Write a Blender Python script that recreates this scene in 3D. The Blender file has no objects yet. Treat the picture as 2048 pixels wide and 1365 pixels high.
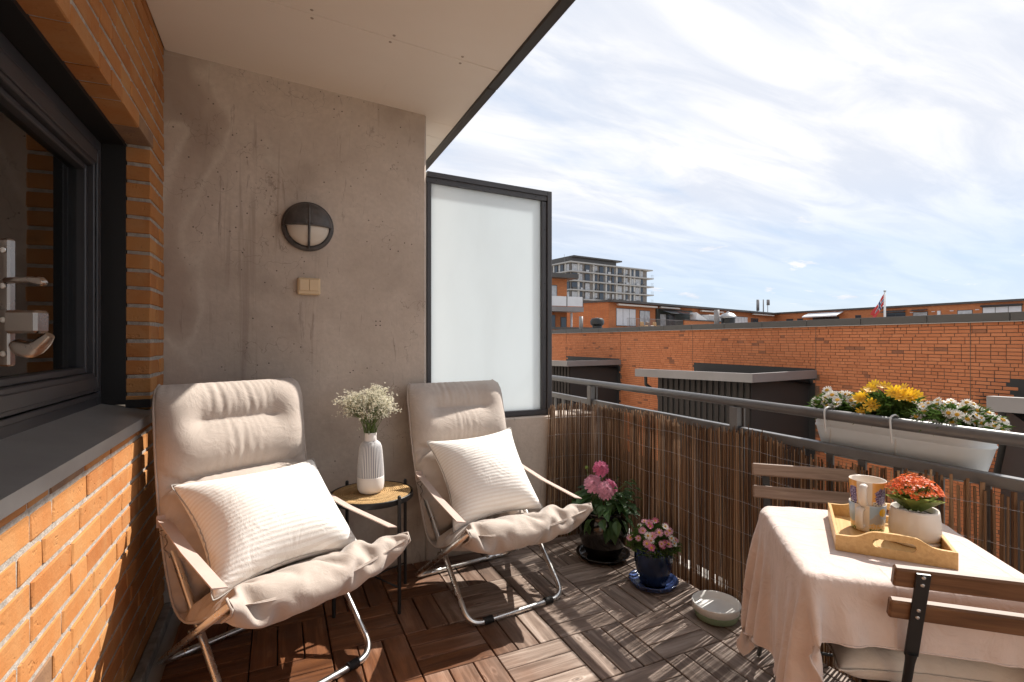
import bpy, math, random
import numpy as np
from mathutils import Vector, Matrix, noise as mnoise

random.seed(7)
rng = np.random.default_rng(7)
SC = bpy.context.scene
COL = SC.collection
R = math.radians

# ------------------------------------------------------------------ camera
cam_d = bpy.data.cameras.new('camera')
cam = bpy.data.objects.new('camera', cam_d)
COL.objects.link(cam)
cam.location = (0, 0, 1.265)
cam.rotation_euler = (R(90), 0, R(-24.61))
cam_d.sensor_width = 36
cam_d.sensor_fit = 'HORIZONTAL'
cam_d.lens = 18
cam_d.clip_start = 0.02
cam_d.clip_end = 5000
SC.camera = cam

# ------------------------------------------------------------------ light
SUN_EL, SUN_AZ = R(46.7), R(74.8)           # azimuth clockwise from +Y
sun_dir = Vector((math.cos(SUN_EL) * math.sin(SUN_AZ), math.cos(SUN_EL) * math.cos(SUN_AZ), math.sin(SUN_EL)))
sun_d = bpy.data.lights.new('sun', 'SUN')
sun_d.energy = 3.55
sun_d.angle = R(0.53)
sun_d.color = (1.0, 0.945, 0.86)
sun = bpy.data.objects.new('sun', sun_d)
COL.objects.link(sun)
sun.rotation_euler = sun_dir.to_track_quat('Z', 'Y').to_euler()
sun.location = (8, 3, 12)

SC.view_settings.view_transform = 'Standard'
SC.view_settings.look = 'None'
SC.view_settings.gamma = 1
SC.view_settings.exposure = 1.07
SC.view_settings.use_curve_mapping = False

SC.cycles.max_bounces = 7
SC.cycles.diffuse_bounces = 4
SC.cycles.glossy_bounces = 3
SC.cycles.transparent_max_bounces = 8
SC.cycles.caustics_reflective = False
SC.cycles.caustics_refractive = False
SC.cycles.use_adaptive_sampling = True
SC.cycles.adaptive_threshold = 0.02
SC.cycles.use_denoising = True

world = bpy.data.worlds.new('World')
SC.world = world
world.use_nodes = True


def build_world():
    nt = world.node_tree
    nt.nodes.clear()
    N = lambda t: nt.nodes.new(t)
    L = nt.links.new
    out = N('ShaderNodeOutputWorld')
    bg = N('ShaderNodeBackground')
    bg.inputs['Strength'].default_value = 0.10
    sky = N('ShaderNodeTexSky')
    sky.sky_type = 'NISHITA'
    sky.sun_disc = False
    sky.sun_elevation = SUN_EL
    sky.sun_rotation = SUN_AZ
    sky.air_density = 1.0
    sky.dust_density = 0.6
    sky.ozone_density = 1.3
    tc = N('ShaderNodeTexCoord')
    sep = N('ShaderNodeSeparateXYZ')
    L(tc.outputs['Generated'], sep.inputs[0])
    zc = N('ShaderNodeMath'); zc.operation = 'MAXIMUM'; zc.inputs[1].default_value = 0.0
    L(sep.outputs['Z'], zc.inputs[0])
    za = N('ShaderNodeMath'); za.operation = 'ADD'; za.inputs[1].default_value = 0.16
    L(zc.outputs[0], za.inputs[0])
    px = N('ShaderNodeMath'); px.operation = 'DIVIDE'
    py = N('ShaderNodeMath'); py.operation = 'DIVIDE'
    L(sep.outputs['X'], px.inputs[0]); L(za.outputs[0], px.inputs[1])
    L(sep.outputs['Y'], py.inputs[0]); L(za.outputs[0], py.inputs[1])
    cmb = N('ShaderNodeCombineXYZ')
    L(px.outputs[0], cmb.inputs[0]); L(py.outputs[0], cmb.inputs[1])

    def cloud(rot, scl, nscale, detail, lo, hi, dist=0.0, rough=0.55):
        mp = N('ShaderNodeMapping')
        mp.inputs['Rotation'].default_value = (0, 0, rot)
        mp.inputs['Scale'].default_value = scl
        L(cmb.outputs[0], mp.inputs['Vector'])
        n = N('ShaderNodeTexNoise')
        n.inputs['Scale'].default_value = nscale
        n.inputs['Detail'].default_value = detail
        n.inputs['Roughness'].default_value = rough
        n.inputs['Distortion'].default_value = dist
        L(mp.outputs[0], n.inputs['Vector'])
        r = N('ShaderNodeMapRange')
        r.interpolation_type = 'SMOOTHSTEP'
        r.inputs['From Min'].default_value = lo
        r.inputs['From Max'].default_value = hi
        L(n.outputs['Fac'], r.inputs['Value'])
        return r.outputs['Result']
    # high veil of cirrus drawn out into bands, plus small puffs
    veil = cloud(R(35), (0.55, 1.5, 1), 0.85, 7, 0.20, 0.52, 0.5)
    streak = cloud(R(28), (0.5, 3.2, 1), 1.5, 8, 0.42, 0.72, 0.8, 0.6)
    puff = cloud(R(0), (1, 1.25, 1), 2.6, 10, 0.56, 0.68, 0.3, 0.64)
    m1 = N('ShaderNodeMath'); m1.operation = 'MAXIMUM'
    s2 = N('ShaderNodeMath'); s2.operation = 'MULTIPLY'; s2.inputs[1].default_value = 0.7
    L(streak, s2.inputs[0])
    L(veil, m1.inputs[0]); L(s2.outputs[0], m1.inputs[1])
    # the veil thins out towards the horizon in every direction
    hz = N('ShaderNodeMapRange'); hz.interpolation_type = 'SMOOTHSTEP'
    hz.inputs['From Min'].default_value = 0.05
    hz.inputs['From Max'].default_value = 0.32
    hz.inputs['To Min'].default_value = 0.26
    hz.inputs['To Max'].default_value = 0.97
    L(sep.outputs['Z'], hz.inputs['Value'])
    m2 = N('ShaderNodeMath'); m2.operation = 'MULTIPLY'
    L(m1.outputs[0], m2.inputs[0]); L(hz.outputs[0], m2.inputs[1])
    pf = N('ShaderNodeMath'); pf.operation = 'MULTIPLY'; pf.inputs[1].default_value = 0.9
    L(puff, pf.inputs[0])
    m3 = N('ShaderNodeMath'); m3.operation = 'MAXIMUM'
    L(m2.outputs[0], m3.inputs[0]); L(pf.outputs[0], m3.inputs[1])
    # base sky: soften the deep blue with a pale haze
    hzc = N('ShaderNodeMix'); hzc.data_type = 'RGBA'
    hzc.inputs['Factor'].default_value = 0.82
    L(sky.outputs[0], hzc.inputs['A'])
    hzc.inputs['B'].default_value = (2.15, 2.85, 3.9, 1)
    mx = N('ShaderNodeMix'); mx.data_type = 'RGBA'
    L(m3.outputs[0], mx.inputs['Factor'])
    L(hzc.outputs['Result'], mx.inputs['A'])
    shade = cloud(R(30), (0.7, 2.2, 1), 1.9, 7, 0.34, 0.66, 0.6, 0.6)
    cc = N('ShaderNodeMix'); cc.data_type = 'RGBA'
    L(shade, cc.inputs['Factor'])
    cc.inputs['A'].default_value = (3.95, 4.12, 4.55, 1)
    cc.inputs['B'].default_value = (5.25, 5.2, 5.2, 1)
    L(cc.outputs['Result'], mx.inputs['B'])
    L(mx.outputs['Result'], bg.inputs['Color'])
    L(bg.outputs[0], out.inputs[0])


build_world()


# ------------------------------------------------------------------ object helpers
def link(o, parent=None):
    COL.objects.link(o)
    if parent is not None:
        o.parent = parent
    return o


def tag(o, label=None, cat=None, group=None, kind=None):
    if label: o['label'] = label
    if cat: o['category'] = cat
    if group: o['group'] = group
    if kind: o['kind'] = kind
    return o


def thing(name, label, cat, loc=(0, 0, 0), rotz=0.0, group=None):
    o = bpy.data.objects.new(name, None)
    o.empty_display_size = 0.05
    link(o)
    o.location = loc
    o.rotation_euler = (0, 0, rotz)
    return tag(o, label, cat, group)


def copy_tree(o, parent=None):
    c = o.copy()
    COL.objects.link(c)
    if parent is not None:
        c.parent = parent
    for ch in list(o.children):
        copy_tree(ch, c)
    return c


class MB:
    """collects shapes and links them as one mesh object"""
    def __init__(s):
        s.v = []; s.f = []; s.m = []; s.cm = 0

    def add(s, verts, faces, M=None):
        b = len(s.v)
        if M is not None:
            verts = [tuple(M @ Vector(p)) for p in verts]
        s.v.extend([tuple(p) for p in verts])
        for f in faces:
            s.f.append(tuple(i + b for i in f)); s.m.append(s.cm)
        return s

    def box(s, lo, hi, M=None):
        x0, y0, z0 = lo; x1, y1, z1 = hi
        v = [(x0, y0, z0), (x1, y0, z0), (x1, y1, z0), (x0, y1, z0), (x0, y0, z1), (x1, y0, z1), (x1, y1, z1), (x0, y1, z1)]
        f = [(0, 3, 2, 1), (4, 5, 6, 7), (0, 1, 5, 4), (1, 2, 6, 5), (2, 3, 7, 6), (3, 0, 4, 7)]
        return s.add(v, f, M)

    def bbox(s, lo, hi, b, M=None):
        """box with chamfered edges (44 triangles)"""
        c = [(lo[i] + hi[i]) / 2 for i in range(3)]
        h = [(hi[i] - lo[i]) / 2 for i in range(3)]
        b = min(b, *[x * 0.98 for x in h])
        v = []; idx = {}
        for sx in (-1, 1):
            for sy in (-1, 1):
                for sz in (-1, 1):
                    for a in range(3):
                        p = [sx * h[0], sy * h[1], sz * h[2]]
                        for k in range(3):
                            if k != a:
                                p[k] -= (sx, sy, sz)[k] * b
                        idx[(sx, sy, sz, a)] = len(v)
                        v.append((c[0] + p[0], c[1] + p[1], c[2] + p[2]))
        f = []
        for a in range(3):
            o1, o2 = [k for k in range(3) if k != a]
            for sg in (-1, 1):
                q = []
                for (s1, s2) in ((-1, -1), (1, -1), (1, 1), (-1, 1)):
                    t = [0, 0, 0]; t[a] = sg; t[o1] = s1; t[o2] = s2
                    q.append(idx[(t[0], t[1], t[2], a)])
                if (sg == 1) == (a != 1): f.append(tuple(q))
                else: f.append(tuple(reversed(q)))
            # edges running along axis a
            for s1 in (-1, 1):
                for s2 in (-1, 1):
                    def key(sa, ax):
                        t = [0, 0, 0]; t[a] = sa; t[o1] = s1; t[o2] = s2
                        return idx[(t[0], t[1], t[2], ax)]
                    q = (key(-1, o1), key(1, o1), key(1, o2), key(-1, o2))
                    if (s1 * s2 == 1) == (a != 1): q = tuple(reversed(q))
                    f.append(tuple(reversed(q)) if True else q)
        for sx in (-1, 1):
            for sy in (-1, 1):
                for sz in (-1, 1):
                    q = tuple(idx[(sx, sy, sz, a)] for a in range(3))
                    f.append(q if sx * sy * sz == 1 else tuple(reversed(q)))
        return s.add(v, f, M)

    def tube(s, pts, r, n=10, caps=True, M=None, flat=None):
        """swept tube; r number or list; flat=(a,b) scales the section"""
        P = [Vector(p) for p in pts]
        k = len(P)
        rs = r if isinstance(r, (list, tuple)) else [r] * k
        T = []
        for i in range(k):
            a = P[max(i - 1, 0)]; b = P[min(i + 1, k - 1)]
            t = (b - a)
            T.append(t.normalized() if t.length > 1e-9 else Vector((0, 0, 1)))
        up = Vector((0, 0, 1)) if abs(T[0].z) < 0.9 else Vector((1, 0, 0))
        nrm = (up - T[0] * up.dot(T[0])).normalized()
        v = []; f = []
        for i in range(k):
            nrm = (nrm - T[i] * nrm.dot(T[i]))
            if nrm.length < 1e-6: nrm = T[i].orthogonal()
            nrm.normalize()
            bi = T[i].cross(nrm)
            for j in range(n):
                a = 2 * math.pi * j / n
                ca, sa = math.cos(a), math.sin(a)
                if flat: ca *= flat[0]; sa *= flat[1]
                v.append(tuple(P[i] + nrm * (ca * rs[i]) + bi * (sa * rs[i])))
        for i in range(k - 1):
            for j in range(n):
                f.append((i * n + j, i * n + (j + 1) % n, (i + 1) * n + (j + 1) % n, (i + 1) * n + j))
        if caps:
            f.append(tuple(reversed(range(n))))
            f.append(tuple((k - 1) * n + j for j in range(n)))
        return s.add(v, f, M)

    def lathe(s, prof, n=32, M=None, sx=1.0, sy=1.0, closed=False):
        v = []; f = []
        k = len(prof)
        for (r, z) in prof:
            for j in range(n):
                a = 2 * math.pi * j / n
                v.append((r * math.cos(a) * sx, r * math.sin(a) * sy, z))
        for i in range(k - 1):
            for j in range(n):
                f.append((i * n + j, i * n + (j + 1) % n, (i + 1) * n + (j + 1) % n, (i + 1) * n + j))
        if prof[0][0] > 1e-6 and not closed: f.append(tuple(reversed(range(n))))
        if prof[-1][0] > 1e-6 and not closed: f.append(tuple((k - 1) * n + j for j in range(n)))
        if closed:
            for j in range(n):
                f.append(((k - 1) * n + j, (k - 1) * n + (j + 1) % n, (j + 1) % n, j))
        return s.add(v, f, M)

    def prism(s, poly, z0, z1, M=None):
        n = len(poly)
        v = [(x, y, z0) for x, y in poly] + [(x, y, z1) for x, y in poly]
        f = [tuple(reversed(range(n))), tuple(range(n, 2 * n))]
        for i in range(n):
            j = (i + 1) % n
            f.append((i, j, n + j, n + i))
        return s.add(v, f, M)

    def grid(s, P, M=None, flip=False):
        """P: array (a,b,3)"""
        a, b = P.shape[:2]
        f = []
        for i in range(a - 1):
            for j in range(b - 1):
                q = (i * b + j, i * b + j + 1, (i + 1) * b + j + 1, (i + 1) * b + j)
                f.append(tuple(reversed(q)) if flip else q)
        return s.add([tuple(map(float, p)) for p in P.reshape(-1, 3)], f, M)

    def mesh(s, name, mats, smooth=False):
        me = bpy.data.meshes.new(name)
        me.from_pydata(s.v, [], s.f)
        if not isinstance(mats, (list, tuple)): mats = [mats]
        for m in mats: me.materials.append(m)
        if len(mats) > 1:
            me.polygons.foreach_set('material_index', s.m)
        if smooth:
            me.polygons.foreach_set('use_smooth', [True] * len(me.polygons))
        me.update()
        return me

    def build(s, name, mats, parent=None, smooth=False, loc=None, rot=None, sharp=None):
        o = bpy.data.objects.new(name, s.mesh(name, mats, smooth))
        if sharp is not None:
            o.data.set_sharp_from_angle(angle=R(sharp))
        link(o, parent)
        if loc: o.location = loc
        if rot: o.rotation_euler = rot
        return o


def inst(name, me, parent, loc, rot=(0, 0, 0), scale=(1, 1, 1)):
    o = bpy.data.objects.new(name, me)
    link(o, parent)
    o.location = loc; o.rotation_euler = rot; o.scale = scale
    return o


def fillet(pts, r, n=6):
    """round the inner corners of a polyline"""
    P = [Vector(p) for p in pts]
    out = [P[0]]
    for i in range(1, len(P) - 1):
        a, b, c = P[i - 1], P[i], P[i + 1]
        d1 = (a - b); d2 = (c - b)
        l = min(r, d1.length * 0.49, d2.length * 0.49)
        p1 = b + d1.normalized() * l; p2 = b + d2.normalized() * l
        for k in range(n + 1):
            t = k / n
            out.append(p1 * (1 - t) ** 2 + b * (2 * t * (1 - t)) + p2 * t * t)
    out.append(P[-1])
    return out


def spline(pts, n):
    """Catmull-Rom resample of a list of points to n points, even in arc length"""
    P = np.array(pts, float)
    Q = np.vstack([2 * P[0] - P[1], P, 2 * P[-1] - P[-2]])
    o = []
    for i in range(1, len(Q) - 2):
        for t in np.linspace(0, 1, 24, endpoint=False):
            a, b, c, d = Q[i - 1], Q[i], Q[i + 1], Q[i + 2]
            o.append(0.5 * ((2 * b) + (c - a) * t + (2 * a - 5 * b + 4 * c - d) * t * t + (3 * b - a - 3 * c + d) * t ** 3))
    o.append(P[-1])
    o = np.array(o)
    L = np.concatenate([[0], np.cumsum(np.linalg.norm(np.diff(o, axis=0), axis=1))])
    s = np.linspace(0, L[-1], n)
    return np.stack([np.interp(s, L, o[:, k]) for k in range(o.shape[1])], 1), L[-1]


# ------------------------------------------------------------------ materials
class Mat:
    def __init__(s, name, col=(0.5, 0.5, 0.5), rough=0.6, metal=0.0, spec=0.5):
        s.m = bpy.data.materials.new(name)
        s.m.use_nodes = True
        s.nt = s.m.node_tree
        s.b = s.nt.nodes['Principled BSDF']
        s.b.inputs['Base Color'].default_value = (*col, 1)
        s.b.inputs['Roughness'].default_value = rough
        s.b.inputs['Metallic'].default_value = metal
        s.b.inputs['Specular IOR Level'].default_value = spec
        s.col = None
        s.base = col
        s._tc = None
        s._nrm = None

    def N(s, t, **k):
        n = s.nt.nodes.new(t)
        for a, b in k.items(): setattr(n, a, b)
        return n

    def L(s, a, b):
        s.nt.links.new(a, b)

    def tc(s, which='Object'):
        if s._tc is None: s._tc = s.N('ShaderNodeTexCoord')
        return s._tc.outputs[which]

    def world_pos(s):
        return s.N('ShaderNodeNewGeometry').outputs['Position']

    def mapping(s, vec, scale=(1, 1, 1), loc=(0, 0, 0), rot=(0, 0, 0)):
        n = s.N('ShaderNodeMapping')
        n.inputs['Scale'].default_value = scale
        n.inputs['Location'].default_value = loc
        n.inputs['Rotation'].default_value = rot
        s.L(vec, n.inputs['Vector'])
        return n.outputs[0]

    def noise(s, vec, scale=5, detail=4, rough=0.55, dist=0.0):
        n = s.N('ShaderNodeTexNoise')
        n.inputs['Scale'].default_value = scale
        n.inputs['Detail'].default_value = detail
        n.inputs['Roughness'].default_value = rough
        n.inputs['Distortion'].default_value = dist
        s.L(vec, n.inputs['Vector'])
        return n.outputs['Fac']

    def rng(s, v, a, b, c=0.0, d=1.0, smooth=True):
        n = s.N('ShaderNodeMapRange')
        if smooth: n.interpolation_type = 'SMOOTHSTEP'
        n.inputs['From Min'].default_value = a; n.inputs['From Max'].default_value = b
        n.inputs['To Min'].default_value = c; n.inputs['To Max'].default_value = d
        s.L(v, n.inputs['Value'])
        return n.outputs['Result']

    def math(s, op, a, b=None):
        n = s.N('ShaderNodeMath', operation=op)
        for i, x in enumerate((a, b)):
            if x is None: continue
            if isinstance(x, (int, float)): n.inputs[i].default_value = x
            else: s.L(x, n.inputs[i])
        return n.outputs[0]

    def ramp(s, v, stops):
        n = s.N('ShaderNodeValToRGB')
        e = n.color_ramp.elements
        while len(e) < len(stops): e.new(0.5)
        for i, (p, c) in enumerate(stops):
            e[i].position = p; e[i].color = (*c, 1)
        s.L(v, n.inputs[0])
        return n.outputs['Color']

    def mix(s, fac, a, b, mode='MIX'):
        n = s.N('ShaderNodeMix', data_type='RGBA', blend_type=mode)
        for sock, x in (('Factor', fac), ('A', a), ('B', b)):
            if isinstance(x, (int, float)): n.inputs[sock].default_value = x
            elif isinstance(x, tuple): n.inputs[sock].default_value = (*x, 1)
            else: s.L(x, n.inputs[sock])
        return n.outputs['Result']

    def color(s, c):
        s.L(c, s.b.inputs['Base Color']); s.col = c
        return s

    def rough(s, v):
        s.L(v, s.b.inputs['Roughness'])
        return s

    def bump(s, h, strength=0.3, dist=0.01):
        n = s.N('ShaderNodeBump')
        n.inputs['Strength'].default_value = strength
        n.inputs['Distance'].default_value = dist
        s.L(h, n.inputs['Height'])
        if s._nrm is not None: s.L(s._nrm, n.inputs['Normal'])
        s._nrm = n.outputs[0]
        s.L(s._nrm, s.b.inputs['Normal'])
        return s

    def objrand(s):
        return s.N('ShaderNodeObjectInfo').outputs['Random']

    def island(s):
        return s.N('ShaderNodeNewGeometry').outputs['Random Per Island']

    def offset(s, vec, fac, amt=37.0):
        """shift a coordinate by a random number so pieces do not repeat"""
        n = s.N('ShaderNodeVectorMath', operation='ADD')
        c = s.N('ShaderNodeCombineXYZ')
        m = s.math('MULTIPLY', fac, amt)
        for i in range(3): s.L(m, c.inputs[i])
        s.L(vec, n.inputs[0]); s.L(c.outputs[0], n.inputs[1])
        return n.outputs[0]

    def set(s, **k):
        for a, v in k.items():
            s.b.inputs[a.replace('_', ' ')].default_value = v
        return s


def simple(name, col, rough=0.6, metal=0.0, var=0.0, vscale=8.0, bump=0.0, bscale=60.0, spec=0.5):
    M = Mat(name, col, rough, metal, spec)
    if var > 0:
        n = M.noise(M.tc(), vscale, 5)
        dark = tuple(c * (1 - var) for c in col); lite = tuple(min(1, c * (1 + var)) for c in col)
        M.color(M.ramp(n, [(0.3, dark), (0.7, lite)]))
    if bump > 0:
        M.bump(M.noise(M.tc(), bscale, 4), bump, 0.004)
    return M.m


def brick_mat(name, near=True):
    M = Mat(name, (0.5, 0.17, 0.06), 0.82, spec=0.25)
    r = M.math('FRACT', M.math('ADD', M.objrand(), M.island()))
    v = M.offset(M.world_pos(), r, 0.0)
    if near:
        base = M.ramp(r, [(0.0, (0.42, 0.142, 0.042)), (0.2, (0.51, 0.198, 0.062)), (0.4, (0.45, 0.158, 0.047)), (0.6, (0.54, 0.225, 0.074)), (0.8, (0.49, 0.186, 0.057)), (0.955, (0.53, 0.205, 0.066)), (0.965, (0.20, 0.10, 0.06)), (1.0, (0.30, 0.17, 0.11))])
    else:
        base = M.ramp(r, [(0.0, (0.45, 0.165, 0.075)), (0.3, (0.53, 0.205, 0.095)), (0.6, (0.48, 0.178, 0.082)), (0.9, (0.56, 0.225, 0.108)), (0.972, (0.51, 0.19, 0.088)), (0.98, (0.21, 0.095, 0.06)), (1.0, (0.24, 0.105, 0.065))])
    n1 = M.noise(v, 9 if near else 3, 5, 0.6)
    n2 = M.noise(M.mapping(v, (30, 30, 90)), 1.0, 3, 0.6)
    c = M.mix(M.rng(n1, 0.35, 0.75, 0, 0.42 if near else 0.22), base, (0.56, 0.30, 0.13) if near else (0.58, 0.25, 0.125))
    c = M.mix(M.rng(n2, 0.62, 0.75, 0, 0.30 if near else 0.12), c, (0.30, 0.12, 0.055))
    if not near:
        big = M.noise(M.mapping(v, (0.7, 0.7, 0.35)), 1.0, 5, 0.6)
        c = M.mix(M.rng(big, 0.45, 0.72, 0, 0.30), c, (0.60, 0.27, 0.14))
    spk = M.noise(v, 70 if near else 14, 3, 0.6)
    c = M.mix(M.rng(spk, 0.66, 0.76, 0, 0.55), c, (0.10, 0.05, 0.035))
    M.color(M.mix(1.0, c, (0.90, 0.97, 1.0) if near else (0.97, 0.90, 0.86), 'MULTIPLY'))
    M.bump(M.noise(v, 55, 5, 0.65), 0.55, 0.004)
    M.bump(M.rng(M.noise(v, 23, 3, 0.6), 0.62, 0.70, 0, -1), 0.5, 0.004)
    M.bump(M.noise(M.mapping(v, (12, 12, 150)), 1.0, 3), 0.18, 0.003)
    return M.m


MT = {}
MT['brick'] = brick_mat('orange_brick')
MT['brick_far'] = brick_mat('orange_brick_facade', False)


def mortar(name, col):
    M = Mat(name, col, 0.95, spec=0.1)
    v = M.world_pos()
    M.color(M.ramp(M.noise(v, 40, 6, 0.7), [(0.3, tuple(c * 0.62 for c in col)), (0.7, tuple(c * 1.25 for c in col))]))
    M.bump(M.noise(v, 160, 5, 0.7), 0.8, 0.006)
    return M.m


MT['mortar'] = mortar('grey_mortar', (0.47, 0.42, 0.37))
MT['mortar_far'] = mortar('grey_mortar_facade', (0.20, 0.12, 0.085))


def concrete_mat():
    M = Mat('board_marked_concrete', (0.546, 0.463, 0.397), 0.78, spec=0.3)
    v = M.world_pos()
    big = M.noise(v, 1.7, 5, 0.62, 0.3)
    c = M.ramp(big, [(0.28, (0.340, 0.274, 0.227)), (0.48, (0.497, 0.414, 0.348)), (0.72, (0.637, 0.546, 0.470))])
    # cloudy damp patches with an irregular rim
    pv = M.noise(M.mapping(v, (1, 1, 1), (3.1, 0, 1.7)), 1.15, 3, 0.5, 0.6)
    c = M.mix(M.rng(pv, 0.54, 0.64, 0, 0.70), c, (0.340, 0.257, 0.206))
    rim = M.math('MULTIPLY', M.rng(pv, 0.535, 0.56), M.rng(pv, 0.585, 0.56))
    c = M.mix(M.math('MULTIPLY', rim, 0.45), c, (0.660, 0.596, 0.514))
    # fine trowel scratches and vertical runs
    scr = M.noise(M.mapping(v, (22, 22, 3.0), (0, 0, 0), (0, R(7), 0)), 1.0, 5, 0.7, 1.6)
    c = M.mix(M.rng(scr, 0.60, 0.70, 0, 0.62), c, (0.257, 0.199, 0.166))
    run = M.noise(M.mapping(v, (16, 16, 0.75)), 1.0, 4, 0.6, 0.35)
    c = M.mix(M.rng(run, 0.60, 0.72, 0, 0.5), c, (0.274, 0.206, 0.166))
    hz = M.noise(M.mapping(v, (1.2, 1.2, 14), (5, 0, 2)), 1.0, 5, 0.65, 0.5)
    c = M.mix(M.rng(hz, 0.64, 0.74, 0, 0.30), c, (0.660, 0.620, 0.546))
    crk = M.N('ShaderNodeTexVoronoi', feature='DISTANCE_TO_EDGE')
    crk.inputs['Scale'].default_value = 2.6
    nv = M.N('ShaderNodeVectorMath', operation='ADD')
    nn = M.N('ShaderNodeTexNoise'); nn.inputs['Scale'].default_value = 5.0; nn.inputs['Detail'].default_value = 4
    M.L(v, nn.inputs['Vector']); M.L(v, nv.inputs[0]); M.L(nn.outputs['Color'], nv.inputs[1])
    M.L(nv.outputs[0], crk.inputs['Vector'])
    cl = M.rng(crk.outputs['Distance'], 0.0, 0.012, 1, 0)
    cl = M.math('MULTIPLY', cl, M.rng(M.noise(v, 2.3, 3), 0.5, 0.64))
    c = M.mix(M.math('MULTIPLY', cl, 0.55), c, (0.140, 0.110, 0.090))
    fine = M.noise(v, 42, 4, 0.7)
    c = M.mix(M.rng(fine, 0.3, 0.75, 0, 0.35), c, (0.397, 0.331, 0.282))
    # blow holes
    vo = M.N('ShaderNodeTexVoronoi'); vo.inputs['Scale'].default_value = 30
    M.L(v, vo.inputs['Vector'])
    hole = M.rng(vo.outputs['Distance'], 0.07, 0.15, 1, 0)
    sel = M.rng(vo.outputs['Color'], 0.62, 0.66)
    reg = M.rng(M.noise(v, 2.2, 3), 0.46, 0.58)
    hole = M.math('MULTIPLY', M.math('MULTIPLY', hole, sel), reg)
    c = M.mix(M.math('MULTIPLY', hole, 0.85), c, (0.050, 0.042, 0.036))
    M.color(c)
    M.bump(M.math('SUBTRACT', M.noise(v, 26, 4, 0.65), M.math('MULTIPLY', hole, 1.5)), 0.30, 0.006)
    M.bump(M.noise(v, 3.0, 4), 0.25, 0.02)
    M.bump(scr, 0.12, 0.004)
    return M.m


MT['concrete'] = concrete_mat()


def wood_plank():
    M = Mat('oiled_deck_wood', (0.12, 0.06, 0.035), 0.62, spec=0.35)
    r = M.objrand()
    v = M.offset(M.tc(), r, 41.0)
    g = M.noise(M.mapping(v, (2.2, 26, 26)), 1.0, 6, 0.62, 0.9)
    g2 = M.noise(M.mapping(v, (5, 120, 120)), 1.0, 4, 0.6)
    kn = M.N('ShaderNodeTexVoronoi'); kn.inputs['Scale'].default_value = 1.0
    M.L(M.mapping(v, (5.0, 13, 13)), kn.inputs['Vector'])
    rings = M.math('SINE', M.math('MULTIPLY', kn.outputs['Distance'], 46.0))
    kmask = M.rng(kn.outputs['Distance'], 0.10, 0.26, 1, 0)
    grain = M.math('ADD', g, M.math('MULTIPLY', M.math('MULTIPLY', rings, kmask), 0.14))
    warm = M.ramp(grain, [(0.25, (0.075, 0.026, 0.011)), (0.5, (0.165, 0.062, 0.024)), (0.75, (0.29, 0.115, 0.045))])
    grey = M.ramp(grain, [(0.25, (0.100, 0.066, 0.049)), (0.5, (0.245, 0.182, 0.146)), (0.72, (0.45, 0.365, 0.312))])
    # boards under the roof keep their oil, the outer ones have weathered grey
    sep = M.N('ShaderNodeSeparateXYZ'); M.L(M.world_pos(), sep.inputs[0])
    wv = M.noise(M.world_pos(), 2.4, 5, 0.6)
    w = M.math('ADD', sep.outputs['X'], M.math('MULTIPLY', M.math('SUBTRACT', wv, 0.5), 1.0))
    w = M.math('ADD', w, M.math('MULTIPLY', M.math('SUBTRACT', r, 0.5), 0.45))
    c = M.mix(M.rng(w, 0.35, 1.2), warm, grey)
    tone = M.rng(r, 0, 1, 0.72, 1.22, False)
    cm = M.N('ShaderNodeVectorMath', operation='SCALE')
    M.L(c, cm.inputs[0]); M.L(tone, cm.inputs['Scale'])
    c = cm.outputs[0]
    kc = M.rng(kn.outputs['Distance'], 0.03, 0.085, 1, 0)
    ksel = M.rng(kn.outputs['Color'], 0.66, 0.72)
    c = M.mix(M.math('MULTIPLY', M.math('MULTIPLY', kc, ksel), 0.8), c, (0.045, 0.022, 0.013))
    c = M.mix(M.rng(g2, 0.60, 0.72, 0, 0.5), c, (0.05, 0.028, 0.018))
    M.color(c)
    M.rough(M.rng(M.noise(v, 7, 4), 0.3, 0.7, 0.42, 0.72))
    M.bump(M.math('ADD', grain, M.math('MULTIPLY', g2, 0.7)), 0.35, 0.0035)
    return M.m


MT['plank'] = wood_plank()


def fabric(name, col, weave=900.0, var=0.08, stripes=0.0, rough=0.9, wrinkle=0.0):
    M = Mat(name, col, rough, spec=0.15)
    v = M.tc()
    n = M.noise(v, 14, 5, 0.6)
    lo = tuple(c * (1 - var) for c in col); hi = tuple(min(1, c * (1 + var)) for c in col)
    c = M.ramp(n, [(0.3, lo), (0.7, hi)])
    h = M.noise(M.mapping(v, (weave, weave * 0.3, weave)), 1.0, 2)
    h2 = M.noise(M.mapping(v, (weave * 0.3, weave, weave)), 1.0, 2)
    M.color(c)
    M.bump(M.math('ADD', h, h2), 0.25, 0.0012)
    if wrinkle > 0:
        wv = M.noise(M.mapping(v, (1, 1, 1)), 9, 5, 0.55, 1.2)
        rg = M.math('ABSOLUTE', M.math('SUBTRACT', wv, 0.5))
        M.bump(M.rng(rg, 0.0, 0.22), wrinkle * 0.5, 0.010)
        M.bump(M.noise(v, 26, 4, 0.6, 0.8), wrinkle * 0.3, 0.005)
    M.b.inputs['Sheen Weight'].default_value = 0.25
    M.b.inputs['Sheen Roughness'].default_value = 0.5
    return M


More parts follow.
